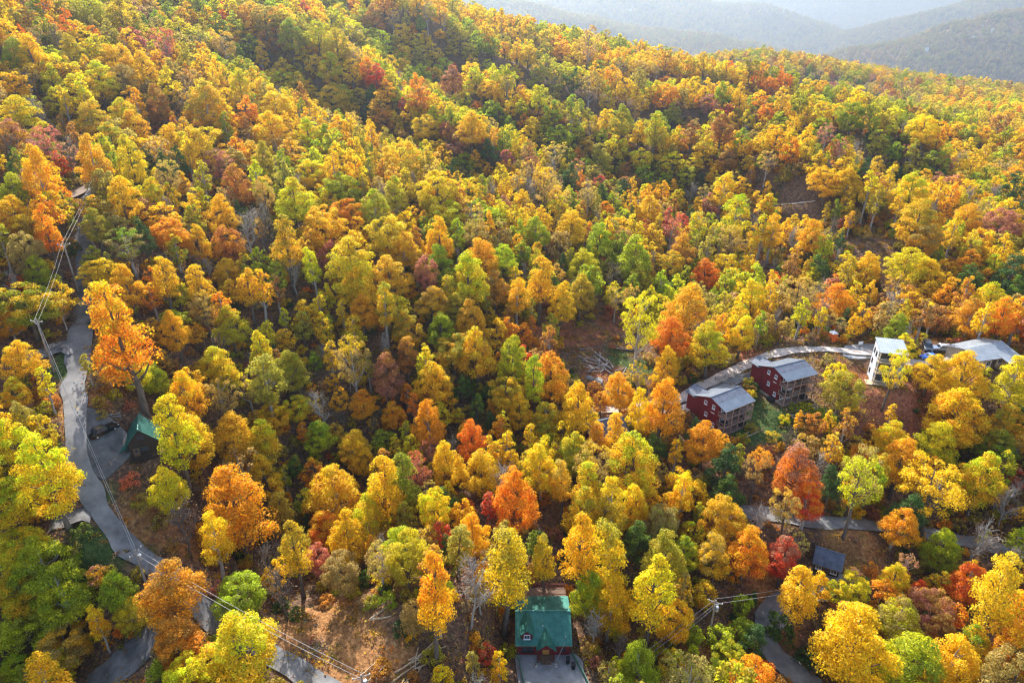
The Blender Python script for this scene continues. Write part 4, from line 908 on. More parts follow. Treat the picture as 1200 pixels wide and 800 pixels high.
# surveyed crowns: centre x, centre y, width, height in photo pixels, leaf colours
TREES = """8 15 24 22 A;30 22 28 22 A;55 32 24 24 O;100 12 40 26 V;140 18 45 40 VY;180 22 18 20 G;90 40 30 28 Y;112 42 22 22 O;118 58 40 30 Y;152 48 36 30 K;195 50 28 28 B;222 62 26 20 V;252 33 30 26 G;240 20 24 24 A;262 22 18 16 R;210 35 30 18 L;205 42 18 14 LG;232 45 28 16 V;262 50 34 22 S;290 55 26 26 G;282 78 26 20 G;295 30 20 22 A;15 40 30 28 A;12 62 30 36 G;38 62 42 44 YA;60 65 24 20 L;70 80 40 30 Y;130 70 44 36 Y;165 80 40 40 Y;190 75 30 34 A;115 92 40 36 YL;90 105 40 34 YL;65 115 26 24 A;14 100 36 30 A;12 115 20 22 Y;240 82 34 30 Y;235 120 52 44 YV;215 95 22 26 S;280 100 30 40 A;285 130 30 36 O;150 118 30 26 A;140 135 40 36 A;105 142 46 40 Y;160 150 44 44 A;20 135 46 40 LY;20 160 40 40 AK;130 165 44 40 YV;195 165 40 40 YA;237 172 60 50 Y;280 180 30 40 O;175 178 40 28 Y;
305 62 14 30 Y;328 85 30 28 Y;310 20 30 22 V;330 22 26 20 V;352 14 22 20 R;372 10 16 12 G;360 32 34 26 V;388 26 10 8 A;392 18 16 16 L;340 40 36 32 VG;372 40 34 28 LV;365 55 12 16 A;352 62 16 18 Y;315 48 22 24 B;412 45 36 28 V;395 50 30 26 V;425 22 24 18 V;440 20 26 22 B;445 50 26 22 L;435 42 20 16 V;460 20 16 20 S;478 25 14 20 V;492 26 14 16 G;500 12 20 24 S;482 35 12 16 O;488 50 18 22 Y;500 46 18 18 Y;515 40 12 10 A;508 60 22 20 Y;530 55 16 14 YV;550 60 22 14 V;472 65 24 20 A;492 70 24 22 V;545 25 16 18 A;560 20 18 22 Y;573 28 14 18 Y;588 25 20 30 Y;578 45 18 20 Y;595 45 14 16 Y;560 48 22 20 G;530 40 20 18 V;
386 78 30 28 YL;412 82 22 28 Y;435 80 24 22 O;440 88 24 24 R;452 72 10 10 K;464 90 16 18 O;476 88 20 22 V;500 88 16 18 R;512 102 18 24 D;530 92 28 30 BK;555 82 22 20 Y;572 78 16 18 L;592 82 14 14 YL;545 104 18 18 A;583 88 16 14 Y;455 105 22 20 A;463 110 14 18 L;435 108 16 22 D;493 113 28 18 OB;535 120 16 14 L;518 125 12 16 Y;330 95 30 24 Y;345 105 30 30 Y;312 105 28 30 Y;320 125 40 26 A;305 90 20 20 R;390 118 50 40 Y;362 108 24 24 Y;400 150 30 34 Y;427 132 18 22 D;445 145 30 28 B;448 125 30 30 A;465 140 16 18 Y;420 112 20 14 V;475 122 14 16 R;490 125 18 16 Y;482 132 20 18 A;510 135 20 18 L;530 135 20 18 G;552 148 36 34 YA;562 160 14 14 R;500 148 30 22 Y;522 150 14 14 K;575 130 26 16 G;578 145 18 22 D;560 126 16 10 O;590 165 20 24 G;575 175 22 18 D;595 185 20 20 K;318 150 40 40 A;306 165 24 30 Y;360 155 34 30 YL;388 162 34 34 GL;345 178 36 36 A;362 190 34 30 L;415 178 28 30 A;410 155 26 34 Y;470 185 46 36 Y;485 170 24 20 Y;512 178 30 24 Y;522 188 30 26 A;560 185 18 18 A;535 165 26 26 KS;545 190 24 20 G;450 160 12 14 G;440 160 14 18 D;
608 10 20 20 V;625 18 18 18 V;640 24 20 18 V;608 35 16 20 Y;620 28 20 14 A;650 30 22 20 S;665 28 20 20 VG;690 30 22 20 V;690 48 22 34 S;722 40 22 22 G;727 52 22 22 G;750 55 16 18 Y;740 45 26 20 G;770 62 18 18 Y;775 40 14 16 G;790 42 20 16 G;815 58 22 20 V;835 62 26 24 V;855 68 20 20 Y;880 78 26 20 V;780 72 26 16 AB;800 85 36 32 AV;725 78 22 22 SV;750 80 16 20 S;770 80 12 20 S;605 60 16 18 Y;622 60 14 12 Y;640 45 30 12 V;638 62 26 22 G;660 60 24 14 A;690 68 16 16 A;645 78 26 26 V;605 85 16 18 YL;625 90 20 18 V;700 82 28 22 G;722 95 14 24 Y;735 105 40 22 A;765 105 20 18 A;670 92 22 28 DG;650 95 22 24 S;690 100 30 30 S;628 105 12 14 Y;612 125 16 20 L;610 108 16 16 A;648 115 26 14 V;645 130 24 26 VG;670 125 18 30 VG;680 126 12 22 VG;780 112 30 16 O;812 118 18 14 Y;830 122 24 16 K;852 130 18 12 R;860 142 20 18 Y;878 138 18 18 YL;845 150 30 32 B;870 160 20 22 G;892 148 20 18 Y;895 165 22 20 Y;825 172 26 30 Y;855 185 24 24 B;775 140 20 20 G;790 132 22 20 V;768 150 26 40 VL;730 140 26 36 V;745 130 14 30 S;810 155 24 26 B;675 155 24 18 VL;612 140 14 14 O;625 145 18 14 Y;640 148 16 14 G;655 160 30 18 LG;705 158 14 12 L;720 172 30 22 YL;728 170 14 10 A;750 185 26 20 YL;690 170 22 16 A;650 180 30 24 S;675 185 22 24 OB;700 185 30 26 V;775 178 18 18 YV;790 176 14 18 V;815 192 20 14 Y;790 190 26 16 Y;840 195 16 12 A;
948 135 14 20 Y;1000 135 40 30 G;1085 152 44 18 Y;1135 160 24 24 VG;1030 165 24 30 V;1070 175 14 26 V;1140 190 24 34 Y;1155 180 14 24 Y;1175 182 20 26 LG;1190 180 26 26 A;1170 195 14 12 Y;955 190 24 22 Y;990 195 24 18 Y;910 160 30 20 YA;925 175 24 30 O;1095 190 30 22 VG;
10 222 34 40 GL;15 250 44 40 Y;45 250 40 50 OA;30 270 40 40 VY;62 240 36 40 AL;62 222 16 14 R;140 230 42 52 YA;175 225 28 36 YL;202 230 24 34 YL;118 245 34 28 V;105 270 26 24 N;150 285 46 36 SG;190 255 40 24 A;200 272 44 28 AO;205 290 22 34 GA;235 235 30 28 Y;262 250 34 46 YA;280 215 36 46 B;290 270 40 40 N;115 320 38 26 Y;150 330 40 50 YA;190 325 28 50 YA;178 345 20 30 O;208 340 26 36 L;232 330 26 44 Y;265 315 28 30 A;285 310 20 30 GA;290 335 26 44 Y;265 340 24 30 Y;260 360 26 40 AO;270 380 40 46 L;122 386 82 122 OA;30 355 66 50 GA;20 330 14 14 R;10 375 30 30 AO;205 375 30 20 L;228 390 20 24 A;180 380 20 20 AS;240 360 30 40 S;
342 232 52 50 LY;365 205 40 30 Y;400 222 44 34 GL;372 228 22 26 A;405 250 40 26 O;380 265 60 44 Y;435 242 42 44 VL;335 280 36 60 AV;368 282 30 36 Y;410 305 66 56 LY;455 275 54 44 Y;470 290 40 40 YA;480 253 24 24 A;510 225 60 48 LY;548 222 34 28 Y;520 255 44 30 YL;497 265 18 24 G;510 272 32 26 G;520 305 36 44 G;560 245 26 20 LG;572 255 36 22 G;545 275 28 22 A;565 300 46 40 AO;548 325 46 64 YL;490 300 24 30 A;460 325 52 50 A;450 355 26 50 AV;505 350 36 34 A;420 335 50 50 YA;362 365 32 34 Y;375 358 20 30 Y;305 335 24 44 AY;310 390 24 34 L;333 395 24 28 Y;415 385 24 36 LA;480 385 34 44 AV;518 385 32 40 GL;535 360 32 40 V;555 370 40 50 A;580 390 30 36 A;595 385 20 30 O;580 335 30 40 AS;470 215 30 40 V;310 225 24 40 S;310 270 22 40 N;345 320 24 30 N;
603 210 20 26 YA;638 215 34 40 SA;665 205 24 30 D;623 250 22 20 Y;602 250 14 20 YL;655 235 30 26 S;672 232 22 20 LG;655 245 30 30 Y;680 250 20 20 Y;665 265 40 40 YA;630 270 32 36 L;605 270 22 30 L;608 295 26 30 G;632 325 34 52 YA;605 345 24 40 YA;685 310 38 36 L;680 340 34 44 V;700 278 32 40 LG;740 300 46 54 GL;760 292 24 24 Y;712 245 20 20 O;711 255 14 18 L;725 265 24 20 Y;742 248 20 26 YA;762 245 30 32 Y;792 232 22 22 YL;785 220 20 20 A;768 275 26 22 Y;755 265 20 16 RB;785 308 34 26 VA;800 290 28 40 BA;815 265 22 34 LY;840 275 20 16 V;830 290 18 34 V;800 260 20 24 R;835 240 22 30 K;845 220 26 40 Y;870 222 26 28 YA;862 250 34 50 YL;895 240 24 30 Y;893 270 24 40 Y;757 225 18 16 L;735 225 26 26 D;700 215 20 20 RK;748 375 50 80 L o;800 360 56 60 A;788 392 50 50 O;832 402 44 52 YL;775 330 20 18 LG;795 325 20 14 L;850 310 34 28 Y;828 320 34 30 O;855 316 14 12 D;880 325 34 30 L;885 350 40 50 A;855 330 40 30 A;860 355 30 26 KS;868 370 20 30 GL;610 390 26 24 O;
905 240 26 30 YL;905 270 24 40 YA;928 262 18 26 A;942 265 14 30 Y;955 275 28 40 AY;970 212 40 26 YA;995 212 30 30 YA;1018 218 20 40 YL;1030 215 22 30 AK;1068 225 46 50 YL;1075 258 46 40 YV;1115 220 34 26 AK;1102 208 16 14 D;1130 255 34 34 AY;1170 262 44 30 K;1150 280 30 20 A;1190 275 16 20 Y;1190 220 40 46 D;1160 240 24 20 YL;990 260 16 14 RK;1080 280 40 24 AS;1180 285 30 20 V;992 312 30 36 YL;1020 312 34 30 Y;1010 328 26 22 A;1025 322 12 14 O;1060 308 46 34 LY;1088 318 34 36 YA;1110 315 24 24 A;1138 305 28 26 AO;1138 325 30 20 D;1172 298 20 18 L;1185 315 40 36 D;1160 325 20 24 O;1195 340 20 40 D;965 312 26 24 D;955 325 22 20 L;938 345 40 40 S o;970 340 34 40 OK;978 352 40 40 AO;1000 345 20 34 Y;1050 335 30 30 SA;1060 350 40 30 BA;1085 340 26 30 Y;1110 350 30 26 AO;1080 362 30 24 Y;1100 372 30 24 B;1165 355 46 44 YL;1195 365 26 40 OA;1140 365 40 36 AB;1045 355 30 30 N;905 330 20 24 RO;902 350 20 40 YA;912 320 16 22 D;
20 420 44 40 AY;15 460 30 36 AL;18 530 70 90 YL;40 545 70 100 YL;10 585 60 60 YL;170 432 26 20 GL;186 440 30 30 L;215 460 50 60 AY;203 498 44 88 LY;225 510 56 64 Y;270 505 52 56 YA;194 566 44 58 LY;245 425 40 44 YL;265 430 30 50 LA;290 450 30 36 SY;272 585 84 100 AO;295 545 26 24 O;298 490 20 26 A;190 420 20 20 AS;
370 422 16 22 G;388 415 18 36 Y;387 447 18 22 A;415 420 40 60 SY;450 435 40 54 KB;500 425 26 40 LY;505 445 44 50 AY;525 465 20 24 AO;498 470 16 18 R;340 430 40 50 V;310 440 40 60 V;375 475 30 34 NA;400 490 20 18 NK;425 470 34 30 AO;460 485 30 30 OA;515 485 26 30 YL;535 485 14 20 YL;350 475 36 30 YL;320 490 40 26 AY;372 508 32 38 LG;355 505 16 24 O;395 505 20 20 A;310 515 34 50 YL;315 555 40 56 YA;410 520 40 36 AY;425 535 30 40 YA;390 575 70 70 AY;370 555 34 40 OA;445 570 46 70 AY;470 560 40 60 G;448 515 26 18 G;445 523 12 20 LG;485 525 26 36 LY;492 503 26 20 A;530 535 40 56 YA;565 550 44 50 YA;550 505 26 22 YO;545 500 12 18 RO;585 500 20 30 O;590 495 18 30 Y;595 520 20 36 Y;525 585 34 34 D;548 590 12 12 R;500 580 26 30 S;560 410 50 60 AY;530 410 50 40 YV;340 545 20 26 D;540 450 22 20 D;575 460 22 24 D;
607 420 34 36 RO;650 440 52 56 AO;628 440 22 60 LG;640 490 40 40 YV;683 478 46 60 YA;700 512 26 38 A;724 502 24 44 YA;112 262 34 40 V;130 318 34 40 Y;92 240 26 30 A;82 345 30 36 YA;118 352 34 40 S;106 300 22 24 V;730 456 40 44 AO;775 475 46 66 AO;750 480 24 50 Y;748 437 22 26 SA;785 425 30 40 A;825 517 46 40 AO;845 515 26 22 A;642 510 26 24 GL;635 545 40 56 Y;660 560 24 50 A;688 565 34 54 YL;750 545 76 76 YL;770 520 30 30 D;605 580 62 78 OO;600 540 20 30 Y;683 595 44 60 YV;720 595 34 60 VY;762 590 26 30 A;780 590 30 40 A;800 575 28 46 AY;850 545 40 54 D;868 575 36 30 D;852 600 52 52 Y;885 550 30 50 SO;895 535 20 20 O;815 560 20 20 S;
940 560 60 66 OK;990 558 56 76 LS o;1045 510 40 40 YL;1055 540 62 56 AO;1095 515 50 46 LY;1100 572 78 70 YA o;1150 560 56 70 YL;1052 585 44 40 D;1052 612 44 46 AO;1175 540 20 20 R;1190 560 24 26 RK;1180 590 30 40 N;1062 402 26 30 YL;1048 430 34 60 YL o;1092 432 40 40 Y;1130 440 56 60 YA;1130 490 70 60 YA;1190 445 40 60 LY;1180 490 40 40 AV;1170 520 40 40 GV;1110 470 30 40 YA;
20 640 60 50 LA;55 650 70 60 GL;75 690 70 70 LG;20 690 60 60 AL;30 735 70 50 LV;135 690 44 50 G;115 670 26 24 AK;150 728 40 40 VY;195 695 74 78 AB;262 690 60 50 GL;215 745 66 56 OB;285 752 90 80 YL;80 750 60 50 AS;60 782 50 40 V;20 780 40 40 L;
345 640 34 60 YV;313 655 24 60 N;326 650 18 56 N;385 615 50 50 OA;375 615 16 30 R;345 655 34 34 LY;430 605 50 60 YL;475 635 46 50 GL;505 690 50 90 AO;550 680 50 90 NK;520 625 26 34 R;550 620 30 30 AR;600 660 60 90 YV;585 780 20 36 A;570 765 16 16 R;520 790 20 20 Y;
680 635 44 76 YA;720 640 50 76 YV;640 650 24 50 YV;630 635 26 24 GD;690 690 50 54 LG;715 700 52 66 AY;765 690 50 80 YL;750 700 20 40 SG;803 645 32 42 LG;815 625 30 30 YL;840 650 40 50 AS;875 640 50 60 OA;800 690 20 40 AS;845 745 30 24 GL;875 740 36 30 G;850 770 40 30 G;885 750 30 40 D;785 775 30 30 YL;840 795 30 20 L;890 790 40 24 OR;760 600 30 30 A;
920 650 40 50 RK;950 615 40 46 RO;940 690 50 60 YA t;1000 690 40 30 LY;972 674 26 30 LY;1050 675 30 30 Y;1035 690 26 16 O;1105 640 44 50 GL;1000 745 90 100 YA;1060 770 80 70 LG;1050 720 50 50 LS;1112 772 66 70 Y;1145 755 44 50 AG;1135 680 42 48 OR;1100 680 24 30 YV;1080 690 20 20 R;1095 710 50 26 KB;1120 720 30 20 O;1180 690 56 90 Y;1190 750 40 60 OA;1180 780 30 40 YA;1150 630 50 50 N;1195 630 20 30 LG"""
SHRUBS = """22 452 22 18 G;118 245 30 24 V;415 670 14 14 D;428 680 20 18 D;470 738 20 20 D;920 492 14 12 LY;1025 385 24 14 G;1045 385 20 16 G;1112 388 24 16 G;1062 386 16 14 G;910 745 30 36 D;960 780 30 24 D;945 772 26 18 D;575 460 16 14 G;110 745 14 14 G;960 485 18 12 G;945 478 16 12 G;975 492 14 12 DG;930 478 12 10 G;1074 481 7 9 D;990 712 20 12 A;905 375 20 12 S;945 380 20 14 O;1165 720 30 20 D;800 742 26 18 V;770 765 24 18 G;745 770 22 16 SV;560 455 12 12 V;880 500 14 8 V;60 470 18 14 B;50 480 20 16 V;45 460 18 14 B;115 470 14 12 V;118 485 14 12 S;165 590 22 16 V;190 610 24 18 V;205 640 20 14 B;130 668 16 12 V;85 640 20 14 V;1000 520 20 14 S;940 505 20 12 S;905 512 18 12 V;870 515 18 12 V;835 508 12 10 B;845 425 14 8 V;700 455 14 10 B;760 420 14 10 S"""

# ---------------------------------------------------------------- where the trees stand
KEEP = """75 405 104 470 118;78 460 108 560 118;88 540 150 620 115;118 600 182 662 112;104 478 148 540 118;136 460 177 530 116;601 700 673 800 120;604 770 692 800 116;826 446 892 512 158;894 416 962 478 168;
862 470 910 508 160;786 452 850 474 165;840 420 905 446 170;900 402 1026 420 176;1018 392 1046 462 170;1128 396 1198 428 170;1082 400 1116 428 178;1006 424 1034 492 165;660 378 764 436 190;
362 700 456 792 112;975 632 1036 676 136;955 630 988 664 134;896 712 938 800 122;828 698 846 745 122;968 390 988 410 176;1060 468 1090 500 158;60 600 106 622 110;40 376 96 410 125;90 270 108 304 148;
198 120 216 150 200;918 226 962 258 285;1000 276 1080 294 226;104 768 168 800 99"""
KEEP = np.array([[float(q) for q in s.split()] for s in KEEP.replace('\n', '').split(';')])
RALL = np.concatenate([np.c_[ROADPTS[k][:, :2], np.full(len(ROADPTS[k]), ROADS[k][1]/2)] for k in ROADS])
SITES = np.array([[SITE[k][0][0], SITE[k][0][1]] for k in SITE])
SITEC = []
for k, off in (('green', (0, 0)), ('red_right', (4.7, 0)), ('red_left', (4.7, 0)), ('white', (3.5, -3.5)), ('right', (6.4, 0)), ('left', (0, 0)), ('hidden', (0, 0)), ('slate', (0, 0))):
    o_, r_ = SITE[k]; SITEC.append((o_[0]+off[0]*math.cos(r_)-off[1]*math.sin(r_), o_[1]+off[0]*math.sin(r_)+off[1]*math.cos(r_)))
SITEC = np.array(SITEC)
def blocked(x, y, m=.4):
    if (np.hypot(RALL[:, 0]-x, RALL[:, 1]-y) < RALL[:, 2]+m).any(): return True
    if (np.hypot(SITEC[:, 0]-x, SITEC[:, 1]-y) < 6.2).any(): return True
    return any(in_poly(np.array([x]), np.array([y]), P)[0] for P in YP.values())
def hides(px, py, rx, ry, t):
    return bool(((KEEP[:, 0] < px+rx) & (KEEP[:, 2] > px-rx) & (KEEP[:, 1] < py+ry) & (KEEP[:, 3] > py-ry) & (KEEP[:, 4] > t)).any())
TR = []
def put(spec, x, y, s, sz, cc, src, hint=None):
    p = SPEC[spec]; i = int(rng.integers(len(p))); W, Hc, cl = p[i][2:5]; z = float(ground(x, y))
    c = proj(np.array([x, y, z+(cl+Hc*.5)*sz])); t = c[2]; dep = math.atan2(100-z, math.hypot(x, y))
    TR.append(dict(spec=spec, i=i, p=(x, y, z), s=s, sz=sz, rot=float(rng.uniform(0, 6.283)), cc=cc, src=src, px=c[0], py=c[1], t=t,
                   rx=W*s*FOC/t/2, ry=math.hypot(Hc*sz*math.cos(dep), W*s*math.sin(dep))*FOC/t/2, w=W*s))
for line in TREES.replace('\n', '').split(';'):
    a = line.split(); px, py, w, h = [float(q) for q in a[:4]]; cc = a[4]
    asp = h/w
    spec = {'o': 'open', 't': 'tall'}.get(a[5]) if len(a) > 5 else ('pine' if cc[0] == 'D' else 'bare' if cc[0] == 'N' else 'open' if cc[0] == 'S' else 'tall' if asp >= 1.45 else 'dome' if asp > .84 else 'round')
    W, Hc, cl = SPEC[spec][0][2:5]; s = 1.0; p = None
    hc = 12.0
    for _ in range(4):
        p, t = cast(px, py, hc)
        if p is None: break
        w_ = w*(1.04 if w < 34 else .96 if w < 48 else .90)
        s = min(max(w_*t/FOC/W, .36), 1.5); dep = math.atan2(100-p[2], math.hypot(p[0], p[1])); hm = h*t/FOC
        hcz = math.sqrt(max(hm**2-(W*s*math.sin(dep))**2, (.5*hm)**2))/max(math.cos(dep), .3); sz = min(max(hcz/Hc, .72*s), 1.35*s)
        hc = (cl+Hc*.5)*sz
    if p is None: continue
    x, y = p[0], p[1]
    if blocked(x, y):
        best = None
        for r in (1.5, 3, 4.5, 6):
            for k in range(12):
                q = (x+r*math.cos(k*.5236), y+r*math.sin(k*.5236))
                if not blocked(*q): best = q; break
            if best: break
        if not best: continue
        x, y = best
    put(spec, x, y, s, sz, cc, 'hand')
for T in TR:
    if T['t'] > 170 and T['cc'] == 'A' and rng.random() < .55: T['cc'] = random.choice(('Y', 'YL', 'Y', 'AY'))
HAND = len(TR)
hx = np.array([[t['px'], t['py']] for t in TR]); hw = np.array([[t['p'][0], t['p'][1], t['w']] for t in TR])
# the rest of the wood grows between the surveyed crowns
cell = {}
def near_ok(x, y, r):
    cx, cy = int(x//12), int(y//12)
    for a in range(cx-1, cx+2):
        for b in range(cy-1, cy+2):
            for (qx, qy, qr) in cell.get((a, b), ()):
                if (qx-x)**2+(qy-y)**2 < ((qr+r)*.80)**2: return False
    return True
def mark(x, y, r): cell.setdefault((int(x//12), int(y//12)), []).append((x, y, r))
for x, y, w in hw: mark(x, y, min(w/2, 6)*.92)
NEARPAL = list('YYYYYAAAVVSSBGGGLLLLLON'); FARPAL = list('VVVSSAAYGGDKBYSV')
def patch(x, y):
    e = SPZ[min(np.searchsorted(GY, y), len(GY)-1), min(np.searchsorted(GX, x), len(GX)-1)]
    if y < 900 and random.random() < .8:  # fold shade and crest light put into leaf colours, along with ravine species
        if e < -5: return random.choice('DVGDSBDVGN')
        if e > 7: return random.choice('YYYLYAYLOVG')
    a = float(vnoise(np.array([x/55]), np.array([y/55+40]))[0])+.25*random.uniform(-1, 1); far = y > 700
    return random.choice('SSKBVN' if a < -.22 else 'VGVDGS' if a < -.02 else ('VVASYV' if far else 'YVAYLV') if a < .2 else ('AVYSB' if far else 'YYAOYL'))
def fill(n, y0, y1, size, under):
    xs = rng.uniform(-1, 1, n); ys = np.sqrt(rng.uniform(y0**2, y1**2, n))
    for k in range(n):
        y = ys[k]; x = xs[k]*(y*.98+35)
        s = float(rng.uniform(*size)); r = 4.3*s
        if not near_ok(x, y, r): continue
        if -1 < x < 12 and 84 < y < 108: continue
        z = float(ground(x, y)); c = proj(np.array([x, y, z+12*s])); t = c[2]
        if not (-140 < c[0] < 1340 and -60 < c[1] < 900): continue
        if hides(c[0], c[1], 4*s*FOC/t, 6*s*FOC/t, t) or (t < 320 and blocked(x, y, .8)): continue
        g = proj(np.array([x, y, z]))
        if hides(g[0], g[1], 2, 2, t-3): continue
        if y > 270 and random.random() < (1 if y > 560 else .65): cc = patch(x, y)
        else:
            d = np.hypot(hx[:, 0]-c[0], (hx[:, 1]-c[1])*1.2); j = np.argsort(d)[:5]
            cc = TR[random.choice(list(j))]['cc'][0] if random.random() < (.30 if under else .65) else random.choice(NEARPAL if not under else 'SSVVBKNNGDAY')
        if cc in 'RK' and random.random() < .65: cc = 'A'
        spec = 'pine' if cc == 'D' else 'bare' if cc == 'N' else random.choice(('open', 'open', 'round')) if cc in 'SK' else random.choice(('dome', 'tall', 'dome', 'round', 'tall') if y < 270 else ('dome', 'round', 'round', 'round'))
        put(spec, x, y, s*1.02, s*float(rng.uniform(.9, 1.2) if y < 270 else rng.uniform(.82, 1.02)), cc, 'fill'); mark(x, y, r)
fill(16000, 40, 330, (.48, .85), True)
fill(12000, 40, 260, (.35, .5), True)
fill(26000, 230, 560, (.7, 1.1), False)
fill(9000, 230, 560, (.5, .65), True)
fill(38000, 520, 1250, (.75, 1.1), False)
# what each tree shows in the photo: paint crowns far to near on a small picture
order = sorted(range(len(TR)), key=lambda k: -TR[k]['t']); buf = np.full((400, 600), -1, np.int32)
for k in order:
    T = TR[k]; cx, cy, rx, ry = T['px']/2, T['py']/2, T['rx']/2*.92, T['ry']/2*.92
    x0, x1, y0, y1 = int(max(cx-rx, 0)), int(min(cx+rx+2, 600)), int(max(cy-ry, 0)), int(min(cy+ry+2, 400))
    if x0 >= x1 or y0 >= y1: continue
    yy, xx = np.mgrid[y0:y1, x0:x1]; buf[y0:y1, x0:x1][((xx-cx)/max(rx, .6))**2+((yy-cy)/max(ry, .6))**2 <= 1] = k
vis = np.bincount(buf[buf >= 0], minlength=len(TR))
KIND = {'dome': 'deciduous_tree', 'round': 'deciduous_tree', 'tall': 'deciduous_tree', 'open': 'deciduous_tree', 'pine': 'pine_tree', 'bare': 'bare_tree'}
LIMIT = {'deciduous_tree': 300, 'pine_tree': 60, 'bare_tree': 60}
chosen = []
for kd, lim in LIMIT.items():
    c = [k for k in range(len(TR)) if KIND[TR[k]['spec']] == kd and vis[k] >= 30]; c.sort(key=lambda k: -vis[k]); chosen += c[:lim]
chosen_set = set(chosen)
# labels: colour, build, and where the tree stands from the nearest thing one can find
MARKS = [("the dormered green roof", 637, 735), ("the black parked car", 122, 506), ("the steep teal roof", 155, 485), ("the upper red cabin", 925, 445), ("the lower red cabin", 858, 475),
         ("the white tall house", 1035, 425), ("the wide grey roof", 1165, 412), ("the silver car", 1102, 410), ("the orange toilet booth", 978, 402), ("the felled grey logs", 705, 420),
         ("the small slate roof", 970, 650), ("the pole with crossarm", 840, 710), ("the cut log heap", 490, 778), ("the orange leaf clearing", 400, 740), ("the half hidden blue roof", 705, 505),
         ("the grey rock slab uphill", 207, 140), ("the bare dirt track uphill", 112, 206), ("the dark road bend uphill", 98, 285), ("the pole at the road edge", 160, 650), ("the sandy trail", 935, 238),
         ("the bare dark hollow", 1000, 287), ("the red soil bank", 1025, 475), ("the leaf covered drive", 130, 785), ("the curved turnout road", 905, 735), ("the hazy skyline gap", 620, 4), ("the uphill road corner", 85, 412),
         ("the shaded clearing floor", 1003, 655)]
def heading(dx, dy):
    a = math.degrees(math.atan2(-dy, dx)) % 360
    return ['right of', 'above and right of', 'above', 'above and left of', 'left of', 'below and left of', 'below', 'below and right of'][int(((a+22.5) % 360)//45)]
FORM = {'dome': 'domed tree', 'round': 'broad tree', 'tall': 'slender tree', 'open': 'sparse tree', 'pine': 'pine', 'bare': 'nearly leafless tree'}
NTH = ['nearest', 'second nearest', 'third nearest', 'fourth nearest', 'fifth nearest', 'sixth nearest', 'seventh nearest', 'eighth nearest', 'ninth nearest', 'tenth nearest', 'eleventh nearest', 'twelfth nearest',
       'thirteenth nearest', 'fourteenth nearest', 'fifteenth nearest', 'sixteenth nearest', 'seventeenth nearest', 'eighteenth nearest', 'nineteenth nearest', 'twentieth nearest']
def label_trees(ks):
    used = {}
    for k in ks:
        T = TR[k]; m = min(MARKS, key=lambda q: math.hypot(T['px']-q[1], T['py']-q[2])); d = math.hypot(T['px']-m[1], T['py']-m[2])
        a, b = T['cc'][0], T['cc'][1:2]
        col = CNAME[a] if not b else f"{CNAME[a]} and {CNAME[b]}"
        key = f"{col} {FORM[T['spec']]} {heading(T['px']-m[1], T['py']-m[2])} {m[0]}"; used.setdefault(key, []).append((d, k))
    out = {}
    for key, l in used.items():
        l.sort()
        for i, (d, k) in enumerate(l): out[k] = key if len(l) == 1 else f"{key}, {NTH[i]}"
    return out
LAB = label_trees(chosen)
GROUP = {'deciduous_tree': 'autumn trees on the wooded slope', 'pine_tree': 'pines among the autumn trees', 'bare_tree': 'nearly leafless trees in the wood'}
BESIDE = {'Y': 'LAYV', 'A': 'YOYS', 'O': 'AARY', 'L': 'YGY', 'G': 'LVY', 'V': 'SLYG', 'R': 'OK', 'B': 'SOA', 'S': 'BVA', 'K': 'BRS', 'N': 'SB', 'D': 'DG'}
def tints(cc):
    a = jit(TINT[cc[0]]); w = float(rng.uniform(.25, .8))
    b = jit(TINT[cc[1]]) if len(cc) > 1 else jit(tuple(q*(1-w)+v*w for q, v in zip(TINT[cc[0]], TINT[random.choice(BESIDE[cc[0]])])), .12)
    return a, b
for k in chosen:
    T = TR[k]; cm, tm = SPEC[T['spec']][T['i']][:2]; kd = KIND[T['spec']]
    r = thing(kd, LAB[k], 'pine' if kd == 'pine_tree' else 'tree', T['p'], T['rot'], GROUP[kd]); r.scale = (T['s']*float(rng.uniform(.9, 1.1)), T['s']*float(rng.uniform(.9, 1.1)), T['sz']); r.rotation_euler = (float(rng.normal(0, .035)), float(rng.normal(0, .035)), T['rot'])
    link('trunk', tm, r); c = link('crown', cm, r); a, b = tints(T['cc']); c['tint'] = list(a); c['tint2'] = list(b)

# ---------------------------------------------------------------- the uncounted rest: one object each, trees set out by geometry nodes
def joined(dat, mb, leafm, barkm):
    V, F_, rnd, cl = dat; me = bpy.data.meshes.new('forest_tree'); nv = len(V)
    tf = [f for f in mb.f]; quads = np.array([f if len(f) == 4 else (f[0], f[1], f[2], f[2]) for f in tf if len(f) in (3, 4)])
    quads = quads[quads[:, 2] != quads[:, 3]] if len(quads) else quads
    Vall = np.r_[V, np.array(mb.v)]; Fall = np.r_[F_, quads+nv]; fast_mesh(me, Vall, Fall)
    for nm, a in (('rnd', rnd), ('clump', cl)):
        at_ = me.attributes.new(nm, 'FLOAT', 'FACE'); at_.data.foreach_set('value', np.r_[a, np.full(len(quads), .5)].astype(np.float32))
    me.materials.append(leafm); me.materials.append(barkm)
    me.polygons.foreach_set('material_index', np.r_[np.zeros(len(F_)), np.ones(len(quads))].astype(np.int32)); return me
